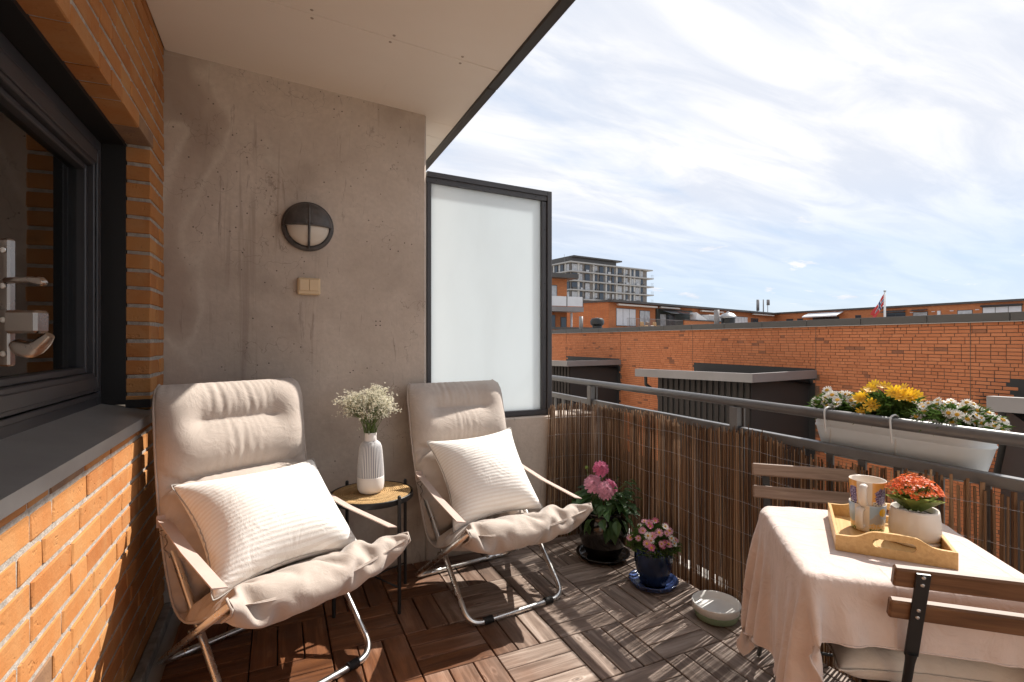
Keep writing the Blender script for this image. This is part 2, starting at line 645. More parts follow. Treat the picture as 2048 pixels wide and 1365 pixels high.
MT['canvas'] = fabric('beige_canvas', (0.475, 0.405, 0.355), 700, 0.06, wrinkle=0.34).m
MT['strap'] = fabric('blush_webbing', (0.50, 0.385, 0.335), 500, 0.06).m
MT['linen'] = fabric('blush_linen', (0.63, 0.515, 0.465), 520, 0.07, wrinkle=0.55).m
def linen_creases():
    M_ = Mat.__new__(Mat)
    M_.m = MT['linen']; M_.nt = M_.m.node_tree; M_.b = M_.nt.nodes['Principled BSDF']; M_._tc = None
    M_._nrm = M_.b.inputs['Normal'].links[0].from_socket
    sp = M_.N('ShaderNodeSeparateXYZ'); M_.L(M_.tc(), sp.inputs[0])
    for ax, at in (('X', -0.07), ('Y', 0.06), ('X', 0.21)):
        d = M_.math('ABSOLUTE', M_.math('SUBTRACT', sp.outputs[ax], at))
        M_.bump(M_.rng(d, 0.0, 0.006, 1, 0), 0.35, 0.004)


linen_creases()
MT['seat_pad'] = fabric('seat_pad_cotton', (0.62, 0.54, 0.47), 700, 0.05, wrinkle=0.4).m


def pillow_mat():
    M = fabric('white_ribbed_cotton', (0.84, 0.82, 0.79), 420, 0.04, wrinkle=0.3)
    w = M.N('ShaderNodeTexWave', wave_type='BANDS', bands_direction='Y')
    w.inputs['Scale'].default_value = 21.0
    w.inputs['Distortion'].default_value = 0.6
    w.inputs['Detail'].default_value = 1.0
    M.L(M.tc(), w.inputs['Vector'])
    c = M.mix(M.rng(w.outputs['Fac'], 0.3, 0.75), (0.85, 0.83, 0.80), (0.78, 0.735, 0.69))
    M.color(c)
    M.bump(w.outputs['Fac'], 0.22, 0.003)
    return M.m


MT['pillow'] = pillow_mat()
MT['thread'] = simple('grey_blanket_stitch', (0.40, 0.37, 0.34), 0.9)


def metal(name, col, rough, metalness=1.0, var=0.12):
    M = Mat(name, col, rough, metalness)
    n = M.noise(M.tc(), 18, 4)
    M.rough(M.rng(n, 0.3, 0.7, rough * (1 - var * 2), rough * (1 + var * 2)))
    return M.m


MT['alu'] = metal('brushed_aluminium', (0.72, 0.70, 0.67), 0.30)
MT['steel'] = metal('polished_steel', (0.26, 0.225, 0.20), 0.26)
MT['rubber'] = simple('black_rubber', (0.012, 0.012, 0.013), 0.6)
MT['black_metal'] = simple('black_powder_coat', (0.012, 0.012, 0.013), 0.42, var=0.2)
MT['dark_frame'] = simple('anthracite_aluminium', (0.052, 0.050, 0.054), 0.42, var=0.12, vscale=3, bump=0.04, bscale=300)
MT['fascia'] = simple('dark_brown_fascia', (0.045, 0.040, 0.036), 0.55, var=0.15, vscale=4)
MT['rail'] = simple('grey_painted_steel', (0.105, 0.102, 0.104), 0.36, var=0.16, vscale=9, bump=0.05, bscale=120)
MT['window_frame'] = simple('charcoal_window_profile', (0.040, 0.038, 0.041), 0.38, var=0.12, vscale=5)
MT['reveal'] = simple('black_reveal_lining', (0.008, 0.007, 0.007), 0.55)
MT['sill'] = simple('grey_metal_sill', (0.23, 0.225, 0.22), 0.34, var=0.14, vscale=6, bump=0.04, bscale=90)
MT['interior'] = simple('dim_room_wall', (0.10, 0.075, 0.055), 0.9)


def ceiling_mat():
    M = Mat('off_white_soffit_board', (0.70, 0.655, 0.60), 0.72, spec=0.3)
    v = M.world_pos()
    n = M.noise(v, 1.3, 5, 0.6)
    c = M.ramp(n, [(0.3, (0.86, 0.775, 0.68)), (0.7, (0.90, 0.825, 0.74))])
    st = M.noise(M.mapping(v, (6, 1.5, 6)), 1.0, 5, 0.6, 0.8)
    c = M.mix(M.rng(st, 0.66, 0.76, 0, 0.16), c, (0.50, 0.43, 0.37))
    M.color(c)
    M.bump(M.noise(v, 90, 3), 0.05, 0.002)
    return M.m


MT['ceiling'] = ceiling_mat()


def frosted():
    M = Mat('frosted_glass', (0.80, 0.86, 0.89), 0.30, spec=0.5)
    nt = M.nt
    tr = M.N('ShaderNodeBsdfTranslucent')
    M.L(M.mix(M.rng(M.noise(M.mapping(M.world_pos(), (3, 3, 1.1)), 1.3, 5, 0.6, 0.4), 0.35, 0.75, 0, 0.5), (0.87, 0.92, 0.95), (0.80, 0.845, 0.87)), tr.inputs['Color'])
    ms = M.N('ShaderNodeMixShader'); ms.inputs[0].default_value = 0.88
    out = nt.nodes['Material Output']
    M.L(M.b.outputs[0], ms.inputs[1]); M.L(tr.outputs[0], ms.inputs[2])
    M.L(ms.outputs[0], out.inputs['Surface'])
    return M.m


MT['frosted'] = frosted()


def glass(name, tint=(0.85, 0.9, 0.9), mixf=0.35):
    M = Mat(name, tint, 0.03)
    nt = M.nt
    gl = M.N('ShaderNodeBsdfGlossy'); gl.inputs['Roughness'].default_value = 0.015
    gl.inputs['Color'].default_value = (0.9, 0.9, 0.9, 1)
    tr = M.N('ShaderNodeBsdfTransparent'); tr.inputs['Color'].default_value = (*tint, 1)
    lw = M.N('ShaderNodeFresnel'); lw.inputs['IOR'].default_value = 1.7
    ms = M.N('ShaderNodeMixShader')
    M.L(lw.outputs[0], ms.inputs[0]); M.L(tr.outputs[0], ms.inputs[1]); M.L(gl.outputs[0], ms.inputs[2])
    M.L(ms.outputs[0], nt.nodes['Material Output'].inputs['Surface'])
    return M.m


MT['pane'] = glass('window_glass', (0.62, 0.64, 0.62))
MT['far_pane'] = simple('reflective_far_glass', (0.055, 0.065, 0.08), 0.08, spec=0.8)
MT['far_pane'].node_tree.nodes['Principled BSDF'].inputs['Metallic'].default_value = 0.35
MT['far_pane_pale'] = simple('pale_far_glass', (0.42, 0.43, 0.45), 0.15, var=0.25, vscale=2)  # paler version of the far glass


def jute():
    M = Mat('woven_jute', (0.50, 0.32, 0.15), 0.9, spec=0.15)
    v = M.tc()
    sep = M.N('ShaderNodeSeparateXYZ'); M.L(v, sep.inputs[0])
    r = M.math('SQRT', M.math('ADD', M.math('MULTIPLY', sep.outputs['X'], sep.outputs['X']), M.math('MULTIPLY', sep.outputs['Y'], sep.outputs['Y'])))
    ring = M.math('SINE', M.math('MULTIPLY', r, 620.0))
    n = M.noise(v, 260, 4, 0.7)
    c = M.ramp(n, [(0.3, (0.27, 0.15, 0.06)), (0.5, (0.52, 0.33, 0.15)), (0.72, (0.72, 0.52, 0.29))])
    c = M.mix(M.rng(ring, -0.9, -0.2, 0.35, 0), c, (0.22, 0.12, 0.05))
    M.color(c)
    M.bump(M.math('ADD', n, M.math('MULTIPLY', ring, 0.35)), 0.9, 0.006)
    return M.m


MT['jute'] = jute()


def timber(name, dark, mid, lite, scale=(3, 60, 60), rough=0.5):
    M = Mat(name, mid, rough, spec=0.35)
    v = M.offset(M.tc(), M.objrand(), 23.0)
    g = M.noise(M.mapping(v, scale), 1.0, 6, 0.6, 0.7)
    M.color(M.ramp(g, [(0.28, dark), (0.5, mid), (0.74, lite)]))
    M.bump(g, 0.15, 0.002)
    return M.m


MT['acacia'] = timber('brown_stained_acacia', (0.075, 0.034, 0.016), (0.150, 0.072, 0.034), (0.24, 0.125, 0.062))
MT['acacia_grey'] = timber('sun_bleached_acacia', (0.15, 0.095, 0.065), (0.24, 0.165, 0.12), (0.34, 0.25, 0.19))
MT['bamboo'] = timber('honey_bamboo', (0.50, 0.29, 0.11), (0.60, 0.37, 0.15), (0.67, 0.445, 0.20), (4, 90, 90), 0.38)


def ceramic(name, col, rough=0.25, var=0.0):
    return simple(name, col, rough, 0, var, 30, 0.02, 200, 0.5)


MT['white_ceramic'] = ceramic('white_glazed_ceramic', (0.74, 0.68, 0.62), 0.22)
MT['matte_ceramic'] = ceramic('matte_white_ceramic', (0.74, 0.69, 0.65), 0.55, 0.02)
MT['navy_glaze'] = simple('navy_glaze', (0.010, 0.022, 0.065), 0.12, var=0.5, vscale=9, spec=0.6)
MT['blue_glaze'] = simple('mottled_blue_glaze', (0.045, 0.075, 0.20), 0.16, var=0.7, vscale=26, spec=0.6)
MT['black_glaze'] = simple('black_glaze', (0.010, 0.008, 0.007), 0.10, var=0.3, spec=0.6)
MT['soil'] = simple('dark_soil', (0.035, 0.024, 0.017), 0.95, var=0.4, vscale=70, bump=0.8, bscale=180)
MT['planter'] = simple('pale_grey_blue_enamel', (0.60, 0.655, 0.70), 0.35, var=0.05, vscale=6)
MT['hook'] = simple('white_grey_wire', (0.52, 0.53, 0.54), 0.35)
MT['bowl_white'] = simple('white_plastic', (0.74, 0.73, 0.70), 0.35)
MT['bowl_green'] = simple('sage_silicone', (0.25, 0.34, 0.22), 0.5)
MT['beige_plastic'] = simple('cream_plastic', (0.66, 0.49, 0.30), 0.35)
MT['lamp_metal'] = simple('weathered_grey_casting', (0.075, 0.068, 0.066), 0.5, var=0.4, vscale=24, bump=0.25, bscale=60)
MT['lamp_glass'] = simple('opal_glass', (0.64, 0.57, 0.49), 0.25)


def leaf_mat(name, col, var=0.35, trans=0.35):
    M = Mat(name, col, 0.45, spec=0.4)
    r = M.math('FRACT', M.math('ADD', M.island(), M.objrand()))
    lo = tuple(c * (1 - var) for c in col); hi = tuple(c * (1 + var) for c in col)
    c = M.ramp(r, [(0, lo), (1, hi)])
    M.color(c)
    tr = M.N('ShaderNodeBsdfTranslucent')
    M.L(M.mix(0.5, c, tuple(min(1, x * 1.6) for x in col)), tr.inputs['Color'])
    ms = M.N('ShaderNodeMixShader'); ms.inputs[0].default_value = trans
    M.L(M.b.outputs[0], ms.inputs[1]); M.L(tr.outputs[0], ms.inputs[2])
    M.L(ms.outputs[0], M.nt.nodes['Material Output'].inputs['Surface'])
    return M.m


MT['leaf'] = leaf_mat('dahlia_leaf', (0.055, 0.11, 0.035))
MT['leaf_fine'] = leaf_mat('daisy_foliage', (0.075, 0.135, 0.030), 0.5)
MT['leaf_thick'] = leaf_mat('succulent_leaf', (0.21, 0.27, 0.075), 0.25, 0.5)
MT['stem'] = leaf_mat('green_stem', (0.12, 0.17, 0.045), 0.3, 0.2)
MT['petal_pink'] = leaf_mat('pink_petal', (0.62, 0.16, 0.29), 0.28, 0.4)
MT['petal_pale'] = leaf_mat('pale_pink_petal', (0.74, 0.36, 0.46), 0.22, 0.4)
MT['petal_white'] = leaf_mat('white_petal', (0.80, 0.78, 0.74), 0.05, 0.35)
MT['petal_yellow'] = leaf_mat('yellow_petal', (0.80, 0.46, 0.025), 0.12, 0.4)
MT['petal_orange'] = leaf_mat('orange_red_petal', (0.72, 0.15, 0.03), 0.35, 0.35)
MT['gyp'] = leaf_mat('gypsophila_white', (0.78, 0.74, 0.60), 0.15, 0.3)
MT['disc'] = simple('yellow_flower_disc', (0.55, 0.30, 0.02), 0.8, var=0.3, vscale=400, bump=0.5, bscale=900)


def reed_mat():
    M = Mat('dry_reed', (0.22, 0.11, 0.055), 0.85, spec=0.15)
    r = M.math('FRACT', M.math('ADD', M.math('MULTIPLY', M.objrand(), 1.7), M.island()))
    c = M.ramp(r, [(0, (0.042, 0.022, 0.014)), (0.22, (0.165, 0.092, 0.052)), (0.45, (0.32, 0.20, 0.12)), (0.6, (0.075, 0.038, 0.022)), (0.8, (0.225, 0.125, 0.068)), (1.0, (0.45, 0.32, 0.21))])
    v = M.offset(M.tc(), r, 19.0)
    n = M.noise(M.mapping(v, (60, 60, 9)), 1.0, 4)
    c = M.mix(M.rng(n, 0.5, 0.75, 0, 0.55), c, (0.06, 0.03, 0.018))
    M.color(c)
    M.bump(n, 0.2, 0.001)
    return M.m


MT['reed'] = reed_mat()
MT['wire'] = metal('galvanised_wire', (0.45, 0.42, 0.40), 0.45)

# ------------------------------------------------------------------ ground, slab, deck
XW, YW = -0.49, 2.90          # brick wall face, concrete wall face

g = MB().box((-1500, -1500, -9.4), (1500, 1500, -9.2)).build('ground', simple('pale_courtyard_paving', (0.34, 0.31, 0.27), 0.9, var=0.2, vscale=0.3))
tag(g, kind='structure')

sl = MB().box((-0.62, -1.6, -0.28), (2.08, 5.2, -0.034))
sl.bbox((1.99, -1.6, -0.034), (2.08, 5.2, 0.05), 0.006)
slab = sl.build('balcony_slab', simple('pale_slab_concrete', (0.42, 0.39, 0.36), 0.85, var=0.15, vscale=5))
tag(slab, kind='structure')

floor = bpy.data.objects.new('floor', None); link(floor)
tag(floor, kind='structure')
T = 0.30
plank_me = {}


def plank_mesh(l, w):
    key = (round(l, 3), round(w, 3))
    if key not in plank_me:
        plank_me[key] = MB().bbox((-l / 2, -w / 2, -0.020), (l / 2, w / 2, 0), 0.0022).mesh('plank', MT['plank'])
    return plank_me[key]


extra = MB()
x_lines = [-0.40 + T * i for i in range(8)]
for ix, x0 in enumerate(x_lines):
    for iy in range(-9, 5):
        y0 = 1.60 + T * iy
        y1 = min(y0 + T, YW - 0.012)
        x1 = min(x0 + T, 1.985)
        if y1 - y0 < 0.02: continue
        along_x = ((ix + iy) % 2 == 0)
        if not along_x:
            parts = [((x0 + (k + 0.5) * 0.1, (y0 + y1) / 2), (y1 - y0 - 0.005), min(0.0945, 9), True) for k in range(3) if x0 + (k + 1) * 0.1 <= x1 + 0.02]
        else:
            parts = []
            for k in range(3):
                a = y0 + k * 0.1; b = min(a + 0.1, y1)
                if b - a > 0.02:
                    parts.append((((x0 + x1) / 2, (a + b) / 2), (x1 - x0 - 0.005), b - a - 0.0055, False))
        for (cx, cy), l, w, turn in parts:
            rz = (math.pi / 2 if turn else 0) + random.uniform(-0.004, 0.004)
            if random.random() < 0.5: rz += math.pi
            z = random.uniform(-0.0014, 0.0004)
            tx = random.uniform(-0.004, 0.004)
            if cy > 0.95:
                inst('plank', plank_mesh(l, w), floor, (cx, cy, z), (tx, 0, rz))
            else:
                extra.bbox((-l / 2, -w / 2, -0.020), (l / 2, w / 2, 0), 0.002, Matrix.Translation((cx, cy, z)) @ Matrix.Rotation(rz, 4, 'Z'))
tag(extra.build('decking', MT['plank'], floor), kind='stuff')
# black plastic tile bases under the boards
MB().box((-0.40, -1.1, -0.032), (1.985, YW - 0.005, -0.021)).build('tile_base', MT['rubber'], floor)
MB().bbox((XW + 0.001, -1.2, -0.03), (-0.452, YW - 0.003, 0.022), 0.004).build('skirting_strip', simple('grey_render_strip', (0.26, 0.235, 0.205), 0.9, var=0.3, vscale=20), floor)

# ------------------------------------------------------------------ brick wall with window opening
wall = thing('brick_wall', 'orange brick house wall at the left, sunlit below the window', 'wall', (XW, 0, 0))
CH, BH, BD = 0.0747, 0.0610, 0.090
WY0, WY1, SILL_Z, HEAD_Z = 0.93, 2.624, 0.930, 28 * CH
mo = MB()
mo.box((-0.5, -1.6, -0.05), (-0.0048, YW - 0.001, SILL_Z - 0.01))
mo.box((-BD + 0.006, WY1 + 0.007, SILL_Z - 0.02), (-0.0048, YW - 0.001, HEAD_Z + 0.02))
mo.box((-0.5, -1.6, HEAD_Z + 0.007), (-0.0048, YW - 0.001, 2.9))
mo.box((-0.5, -1.6, SILL_Z - 0.02), (-0.0048, WY0 - 0.002, HEAD_Z + 0.02))
mo.build('mortar_bed', MT['mortar'], wall)
bm_cache = {}


def brick_mesh(l, h):
    key = (round(l, 3), round(h, 3))
    if key not in bm_cache:
        b = MB().bbox((-BD, -l / 2, -h / 2), (0, l / 2, h / 2), 0.0035)
        b.v = [(x + (random.uniform(-0.0022, 0.0014)), y + random.uniform(-0.0028, 0.0024), z + random.uniform(-0.0024, 0.0022)) for x, y, z in b.v]
        bm_cache[key] = b.mesh('brick', MT['brick'])
    return bm_cache[key]


def fill_course(y0, y1, k, z0, z1, end_fixed):
    """wild bond between y0 and y1; yields (centre, length)"""
    out = []
    y = y1
    first = True
    while y > y0 + 0.02:
        if first:
            l = 0.228 if (k % 2 == 0) else 0.108
            if random.random() < 0.25: l = 0.168
            first = False
        else:
            l = 0.228 if random.random() < 0.74 else 0.108
        l = min(l, y - y0)
        if y - l - y0 < 0.05: l = y - y0
        out.append(((y - l / 2), l))
        y -= l + 0.0125
    return out


far_b = MB()
for k in range(0, 36):
    z0 = k * CH + 0.002
    z1 = z0 + BH
    if z0 > 2.66: break
    spans = []
    if z1 <= SILL_Z:
        spans = [(-1.5, YW - 0.004, z0, z1)]
    elif z0 < SILL_Z:
        spans = [(2.652, YW - 0.004, z0, z1), (-1.5, 2.64, z0, SILL_Z - 0.006)]
    elif z0 < HEAD_Z - 0.01:
        spans = [(WY1, YW - 0.004, z0, z1), (-1.5, WY0, z0, z1)]
    else:
        spans = [(-1.5, YW - 0.004, z0, z1)]
    for (a, b, za, zb) in spans:
        if zb - za < 0.012: continue
        row = fill_course(a, b, k, za, zb, True)
        if abs(a - WY1) < 1e-6:      # keep tidy brick ends on the window jamb
            ln = b - a
            j = 0.168 if k % 2 else 0.108
            row = [(a + j / 2, j), (a + j + 0.0125 + (ln - j - 0.0125) / 2, ln - j - 0.0125)]
        for (yc, l) in row:
            off = random.uniform(-0.0025, 0.0022)
            rot = (random.uniform(-0.006, 0.006), random.uniform(-0.008, 0.008), random.uniform(-0.006, 0.006))
            if yc + l / 2 > 1.0 and za < 2.66:
                inst('brick', brick_mesh(round(l, 2) if l < 0.2 else l, zb - za), wall, (off, yc, (za + zb) / 2), rot)
            else:
                far_b.bbox((-BD + off, yc - l / 2, za), (off, yc + l / 2, zb), 0.003)
tag(far_b.build('brickwork', MT['brick'], wall), kind='stuff')

# ------------------------------------------------------------------ window
win = thing('window', 'dark framed window in the orange brick wall', 'window', (-0.66, 1.78, 1.0))
W = lambda: MB()
wx = 0.66
# local coordinates: x from the frame face, y along the wall, z above 1.0
a0, a1 = WY0 - 1.78, WY1 - 1.78
hz = HEAD_Z - 1.0


def prof_frame(name, y0, y1, z0, z1, t, x0, x1, mat, parent, step=None):
    m = MB()
    m.bbox((x0, y1 - t, z0), (x1, y1, z1), 0.003)
    m.bbox((x0, y0, z0), (x1, y0 + t, z1), 0.003)
    m.bbox((x0, y0 + t + 0.0006, z0), (x1, y1 - t - 0.0006, z0 + t), 0.003)
    m.bbox((x0, y0 + t + 0.0006, z1 - t), (x1, y1 - t - 0.0006, z1), 0.003)
    return m.build(name, mat, parent)


rv = MB()
rv.box((-0.10, a1 - 0.010, 0.0), (0.084, a1 + 0.03, hz - 0.002))
rv.box((-0.10, a0, hz - 0.012), (0.082, a1 - 0.0102, hz + 0.03))
rv.box((-0.10, a0 - 0.03, 0.0), (0.080, a0 + 0.010, hz - 0.013))
rv.build('reveal_lining', MT['reveal'], win)
prof_frame('outer_frame', a0 + 0.011, a1 - 0.011, 0.0, hz - 0.014, 0.055, -0.07, 0.002, MT['window_frame'], win)
prof_frame('frame_lip', a0 + 0.045, a1 - 0.045, 0.040, hz - 0.050, 0.020, 0.0025, 0.010, MT['window_frame'], win)
sash = prof_frame('sash', a0 + 0.070, a1 - 0.070, 0.066, hz - 0.074, 0.075, -0.05, 0.014, MT['window_frame'], win)
prof_frame('sash_edge', a0 + 0.084, a1 - 0.084, 0.080, hz - 0.088, 0.045, 0.0145, 0.020, MT['window_frame'], sash)
prof_frame('glazing_bead', a0 + 0.146, a1 - 0.146, 0.142, hz - 0.150, 0.022, -0.045, -0.006, MT['window_frame'], sash)
pane = MB().box((-0.040, a0 + 0.16, 0.156), (-0.034, a1 - 0.16, hz - 0.164)).build('pane', MT['pane'], win)
MB().box((-0.043, a1 - 0.175, 0.156), (-0.041, a1 - 0.1605, hz - 0.164)).build('spacer_bar', MT['alu'], pane)
# room behind
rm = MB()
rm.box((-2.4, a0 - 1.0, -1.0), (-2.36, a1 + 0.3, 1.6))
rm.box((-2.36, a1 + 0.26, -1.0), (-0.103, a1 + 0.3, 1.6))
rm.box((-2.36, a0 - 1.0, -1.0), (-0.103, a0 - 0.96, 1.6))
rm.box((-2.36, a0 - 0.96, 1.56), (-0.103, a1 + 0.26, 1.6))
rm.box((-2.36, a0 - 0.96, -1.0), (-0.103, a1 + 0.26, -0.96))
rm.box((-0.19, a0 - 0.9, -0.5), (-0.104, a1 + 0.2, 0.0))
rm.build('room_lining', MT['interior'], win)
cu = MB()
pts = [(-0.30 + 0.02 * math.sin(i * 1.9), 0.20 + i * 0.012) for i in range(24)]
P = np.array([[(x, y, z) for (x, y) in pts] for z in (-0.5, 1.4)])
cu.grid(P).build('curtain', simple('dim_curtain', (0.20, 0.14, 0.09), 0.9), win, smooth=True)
# sloping sill with front lip
sm = MB()
pr = [(0.0, 0.008), (0.187, -0.034), (0.187, -0.072), (0.180, -0.072), (0.180, -0.043), (0.0, -0.002)]
n = len(pr)
v = [(x, a0 - 0.02, z) for x, z in pr] + [(x, a1 + 0.014, z) for x, z in pr]
f = [tuple(range(n)), tuple(reversed(range(n, 2 * n)))] + [(i, n + i, n + (i + 1) % n, (i + 1) % n) for i in range(n)]
sm.add(v, f)
sill = sm.build('sill', MT['sill'], win)
MB().box((0.085, a1 - 0.02, -0.015), (0.172, a1 + 0.016, 0.019)).build('sill_gasket', MT['reveal'], sill)

# pot with trailing plant inside the window
ip = thing('indoor_pot', 'small red speckled pot with thin grass leaves behind the window glass', 'potted plant', (-0.79, 1.98, 1.0))
MB().lathe([(0.055, 0.0), (0.07, 0.10), (0.072, 0.115), (0.060, 0.115), (0.055, 0.09), (0, 0.09)], 24).build('pot', simple('red_speckled_glaze', (0.16, 0.03, 0.03), 0.5, var=0.9, vscale=160), ip, True)
lv = MB()
for i in range(26):
    a = random.uniform(0, 6.28); l = random.uniform(0.12, 0.22)
    b = random.uniform(0.03, 0.10)
    pp = [(0.03 * math.cos(a) + b * math.cos(a) * t * t, 0.03 * math.sin(a) + b * math.sin(a) * t * t, 0.09 + l * t - 0.10 * t * t * t) for t in np.linspace(0, 1, 6)]
    lv.tube(pp, [0.003 * (1 - 0.8 * t) for t in np.linspace(0, 1, 6)], 4, False)
lv.build('leaves', MT['stem'], ip, True)

# ------------------------------------------------------------------ balcony door leaf, just outside the left edge, with its lock
door = thing('balcony_door', 'open balcony door edge with steel latch and lever at far left', 'door', (-0.300, 0.80, 0.0))
dd = Vector((-0.19, -0.83, 0)).normalized(); dn = Vector((-dd.y, dd.x, 0)) * -1
M4 = Matrix(((dd.x, -abs(dd.y), 0, 0), (dd.y, abs(dd.x), 0, 0), (0, 0, 1, 0), (0, 0, 0, 1)))
MB().bbox((0.006, 0.004, 0.05), (0.84, 0.060, 2.10), 0.004, M4).build('leaf', simple('white_door_paint', (0.70, 0.65, 0.58), 0.4), door)
hw = Matrix.Rotation(R(-24), 4, 'Z')
pl = MB().bbox((0.001, 0, 1.235), (0.0135, 0.010, 1.386), 0.002, hw).build('lock_plate', MT['steel'], door)
for z in (1.25, 1.29, 1.33, 1.372):
    MB().lathe([(0.0, -0.0015), (0.0032, -0.001), (0.0036, 0.0)], 10, hw @ Matrix.Translation((0.0075, -0.0006, z)) @ Matrix.Rotation(R(90), 4, 'X') @ Matrix.Scale(-1, 4, (0, 0, 1))).build('screw', MT['alu'], pl)
lat = MB()
lat.bbox((0.0140, -0.008, 1.274), (0.052, 0.012, 1.301), 0.003, hw)
pp = []
for t in np.linspace(0, 1, 9):
    pp.append(tuple(hw @ Vector((0.018 + 0.042 * t, 0.002, 1.262 - 0.012 * math.sin(t * 3.14) + 0.010 * t))))
lat.tube(pp, [0.006, 0.009, 0.010, 0.010, 0.0095, 0.009, 0.008, 0.007, 0.005], 10)
lat.build('latch', MT['steel'], door, sharp=40)
lev = [tuple(hw @ Vector((x, 0.0, z))) for x, z in ((0.010, 1.336), (0.026, 1.337), (0.040, 1.337), (0.052, 1.335), (0.058, 1.333))]
MB().tube(lev, [0.004, 0.0035, 0.004, 0.0055, 0.002], 10).build('lever', MT['steel'], door, True)

# ------------------------------------------------------------------ concrete wall and upstand
cw = thing('concrete_wall', 'tall stained bare concrete wall behind the two lounge chairs', 'wall', (0, YW, 0))
poly = [(-0.62, 0), (0.772, 0), (0.784, 0.012), (0.784, 0.20), (-0.62, 0.20)]
MB().prism(poly, -0.03, 2.72).build('wall_slab', MT['concrete'], cw)
up = MB().bbox((0.7845, 0.002, -0.03), (1.965, 0.19, 0.785), 0.008).build('upstand', MT['concrete'], cw)
hl = MB()
for (x, z) in ((0.497, 1.375), (0.520, 1.375), (0.497, 1.352), (0.520, 1.352)):
    hl.lathe([(0.0, 0.0), (0.0035, 0.0)], 10, Matrix.Translation((x, -0.0012, z)) @ Matrix.Rotation(R(90), 4, 'X'))
hl.build('screw_hole', MT['rubber'], cw)

# ------------------------------------------------------------------ privacy screen of frosted glass
ps = thing('privacy_screen', 'frosted glass privacy screen in a dark metal frame on the concrete upstand', 'screen', (0.79, 2.955, 0.787))
sw, sh0, sh1 = 0.835, 1.470, 1.447


def zt(x, off=0.0): return sh0 + (sh1 - sh0) * x / sw - off


MB().bbox((sw - 0.034, -0.034, 0.0), (sw, 0.030, zt(sw) + 0.004), 0.003).build('end_post', MT['dark_frame'], ps)
MB().bbox((0.004, -0.030, 0.0), (0.030, 0.026, zt(0) - 0.062), 0.003).build('wall_post', MT['dark_frame'], ps)


def sloped_bar(x0, x1, top, h, y0, y1):
    m = MB()
    v = []
    for x in (x0, x1):
        for (y, dz) in ((y0, -h), (y1, -h), (y1, 0), (y0, 0)):
            v.append((x, y, zt(x, top) + dz))
    m.add(v, [(0, 1, 2, 3), (7, 6, 5, 4), (0, 4, 5, 1), (1, 5, 6, 2), (2, 6, 7, 3), (3, 7, 4, 0)])
    return m


sloped_bar(0.004, sw - 0.0345, 0.0, 0.030, -0.036, 0.032).build('top_rail', MT['dark_frame'], ps)
sloped_bar(0.004, sw - 0.0345, 0.0305, 0.030, -0.026, 0.024).build('head_profile', MT['dark_frame'], ps)
MB().bbox((0.0305, -0.028, 0.004), (sw - 0.0345, 0.026, 0.036), 0.003).build('bottom_rail', MT['dark_frame'], ps)
MB().bbox((sw - 0.062, -0.022, 0.037), (sw - 0.0348, 0.020, zt(sw) - 0.064), 0.002).build('side_profile', MT['dark_frame'], ps)
MB().bbox((sw - 0.072, -0.030, 0.037), (sw - 0.0625, 0.018, zt(sw) - 0.064), 0.002).build('glazing_bead', MT['dark_frame'], ps)
pm = MB()
v = []
for y in (-0.006, 0.004):
    v += [(0.026, y, 0.030), (sw - 0.060, y, 0.030), (sw - 0.060, y, zt(sw - 0.06, 0.055)), (0.026, y, zt(0.026, 0.055))]
pm.add(v, [(0, 1, 2, 3), (7, 6, 5, 4), (0, 4, 5, 1), (1, 5, 6, 2), (2, 6, 7, 3), (3, 7, 4, 0)])
pm.build('frosted_pane', MT['frosted'], ps)
scr = MB().lathe([(0, 0.0), (0.004, 0.0), (0.0045, 0.002), (0.0, 0.0021)], 8).mesh('screw', MT['black_metal'])
for x in (0.06, 0.40, 0.72):
    inst('screw', scr, ps, (x, -0.0262, zt(x, 0.045)), (R(90), 0, 0))
for z in (0.15, 0.50, 0.85, 1.2, 1.36):
    inst('screw', scr, ps, (sw - 0.048, -0.0222, z), (R(90), 0, 0))

# ------------------------------------------------------------------ balcony ceiling (roof soffit)
SLP = -0.063
ceil = bpy.data.objects.new('ceiling', None); link(ceil)
ceil.location = (XW, 0, 2.649)
ceil.rotation_euler = (0, math.atan(-SLP), 0)
tag(ceil, kind='structure')
cx1 = (0.972 - XW)
joints = [-1.6, -0.53, 0.165, 0.862, 1.56, 2.258, 2.955, 3.165, 3.30, 5.2]
for i in range(len(joints) - 1):
    y0, y1 = joints[i] + 0.0018, joints[i + 1] - 0.0018
    MB().bbox((0.004, y0, 0.0), (cx1, y1, 0.010), 0.0012).build('panel', MT['ceiling'], ceil)
MB().box((-0.13, -1.6, 0.0102), (cx1 + 0.02, 5.2, 0.30)).build('roof_deck', MT['fascia'], ceil)  # unseen roof mass above the panels, added to block the sun
scm = MB().lathe([(0.0, -0.0022), (0.0055, -0.0018), (0.0070, 0.0)], 10).mesh('screw', simple('painted_screw_head', (0.40, 0.32, 0.25), 0.5))
for y in joints[1:-1]:
    for x in (0.30, 0.62, 0.95, 1.27):
        for d in (-0.028, 0.028):
            if y + d > 2.9 and y < 3.0 and d > 0 and x < 1.27: continue
            inst('screw', scm, ceil, (x + random.uniform(-0.006, 0.006), y + d, -0.0004))
fb = MB()
fb.bbox((cx1 + 0.0015, -1.6, -0.010), (cx1 + 0.052, 2.41, 0.34), 0.004)
fa = fb.build('fascia', MT['fascia'], ceil)
MB().bbox((cx1 + 0.0015, 2.414, -0.012), (cx1 + 0.050, 5.2, 0.34), 0.004).build('fascia', MT['fascia'], ceil)

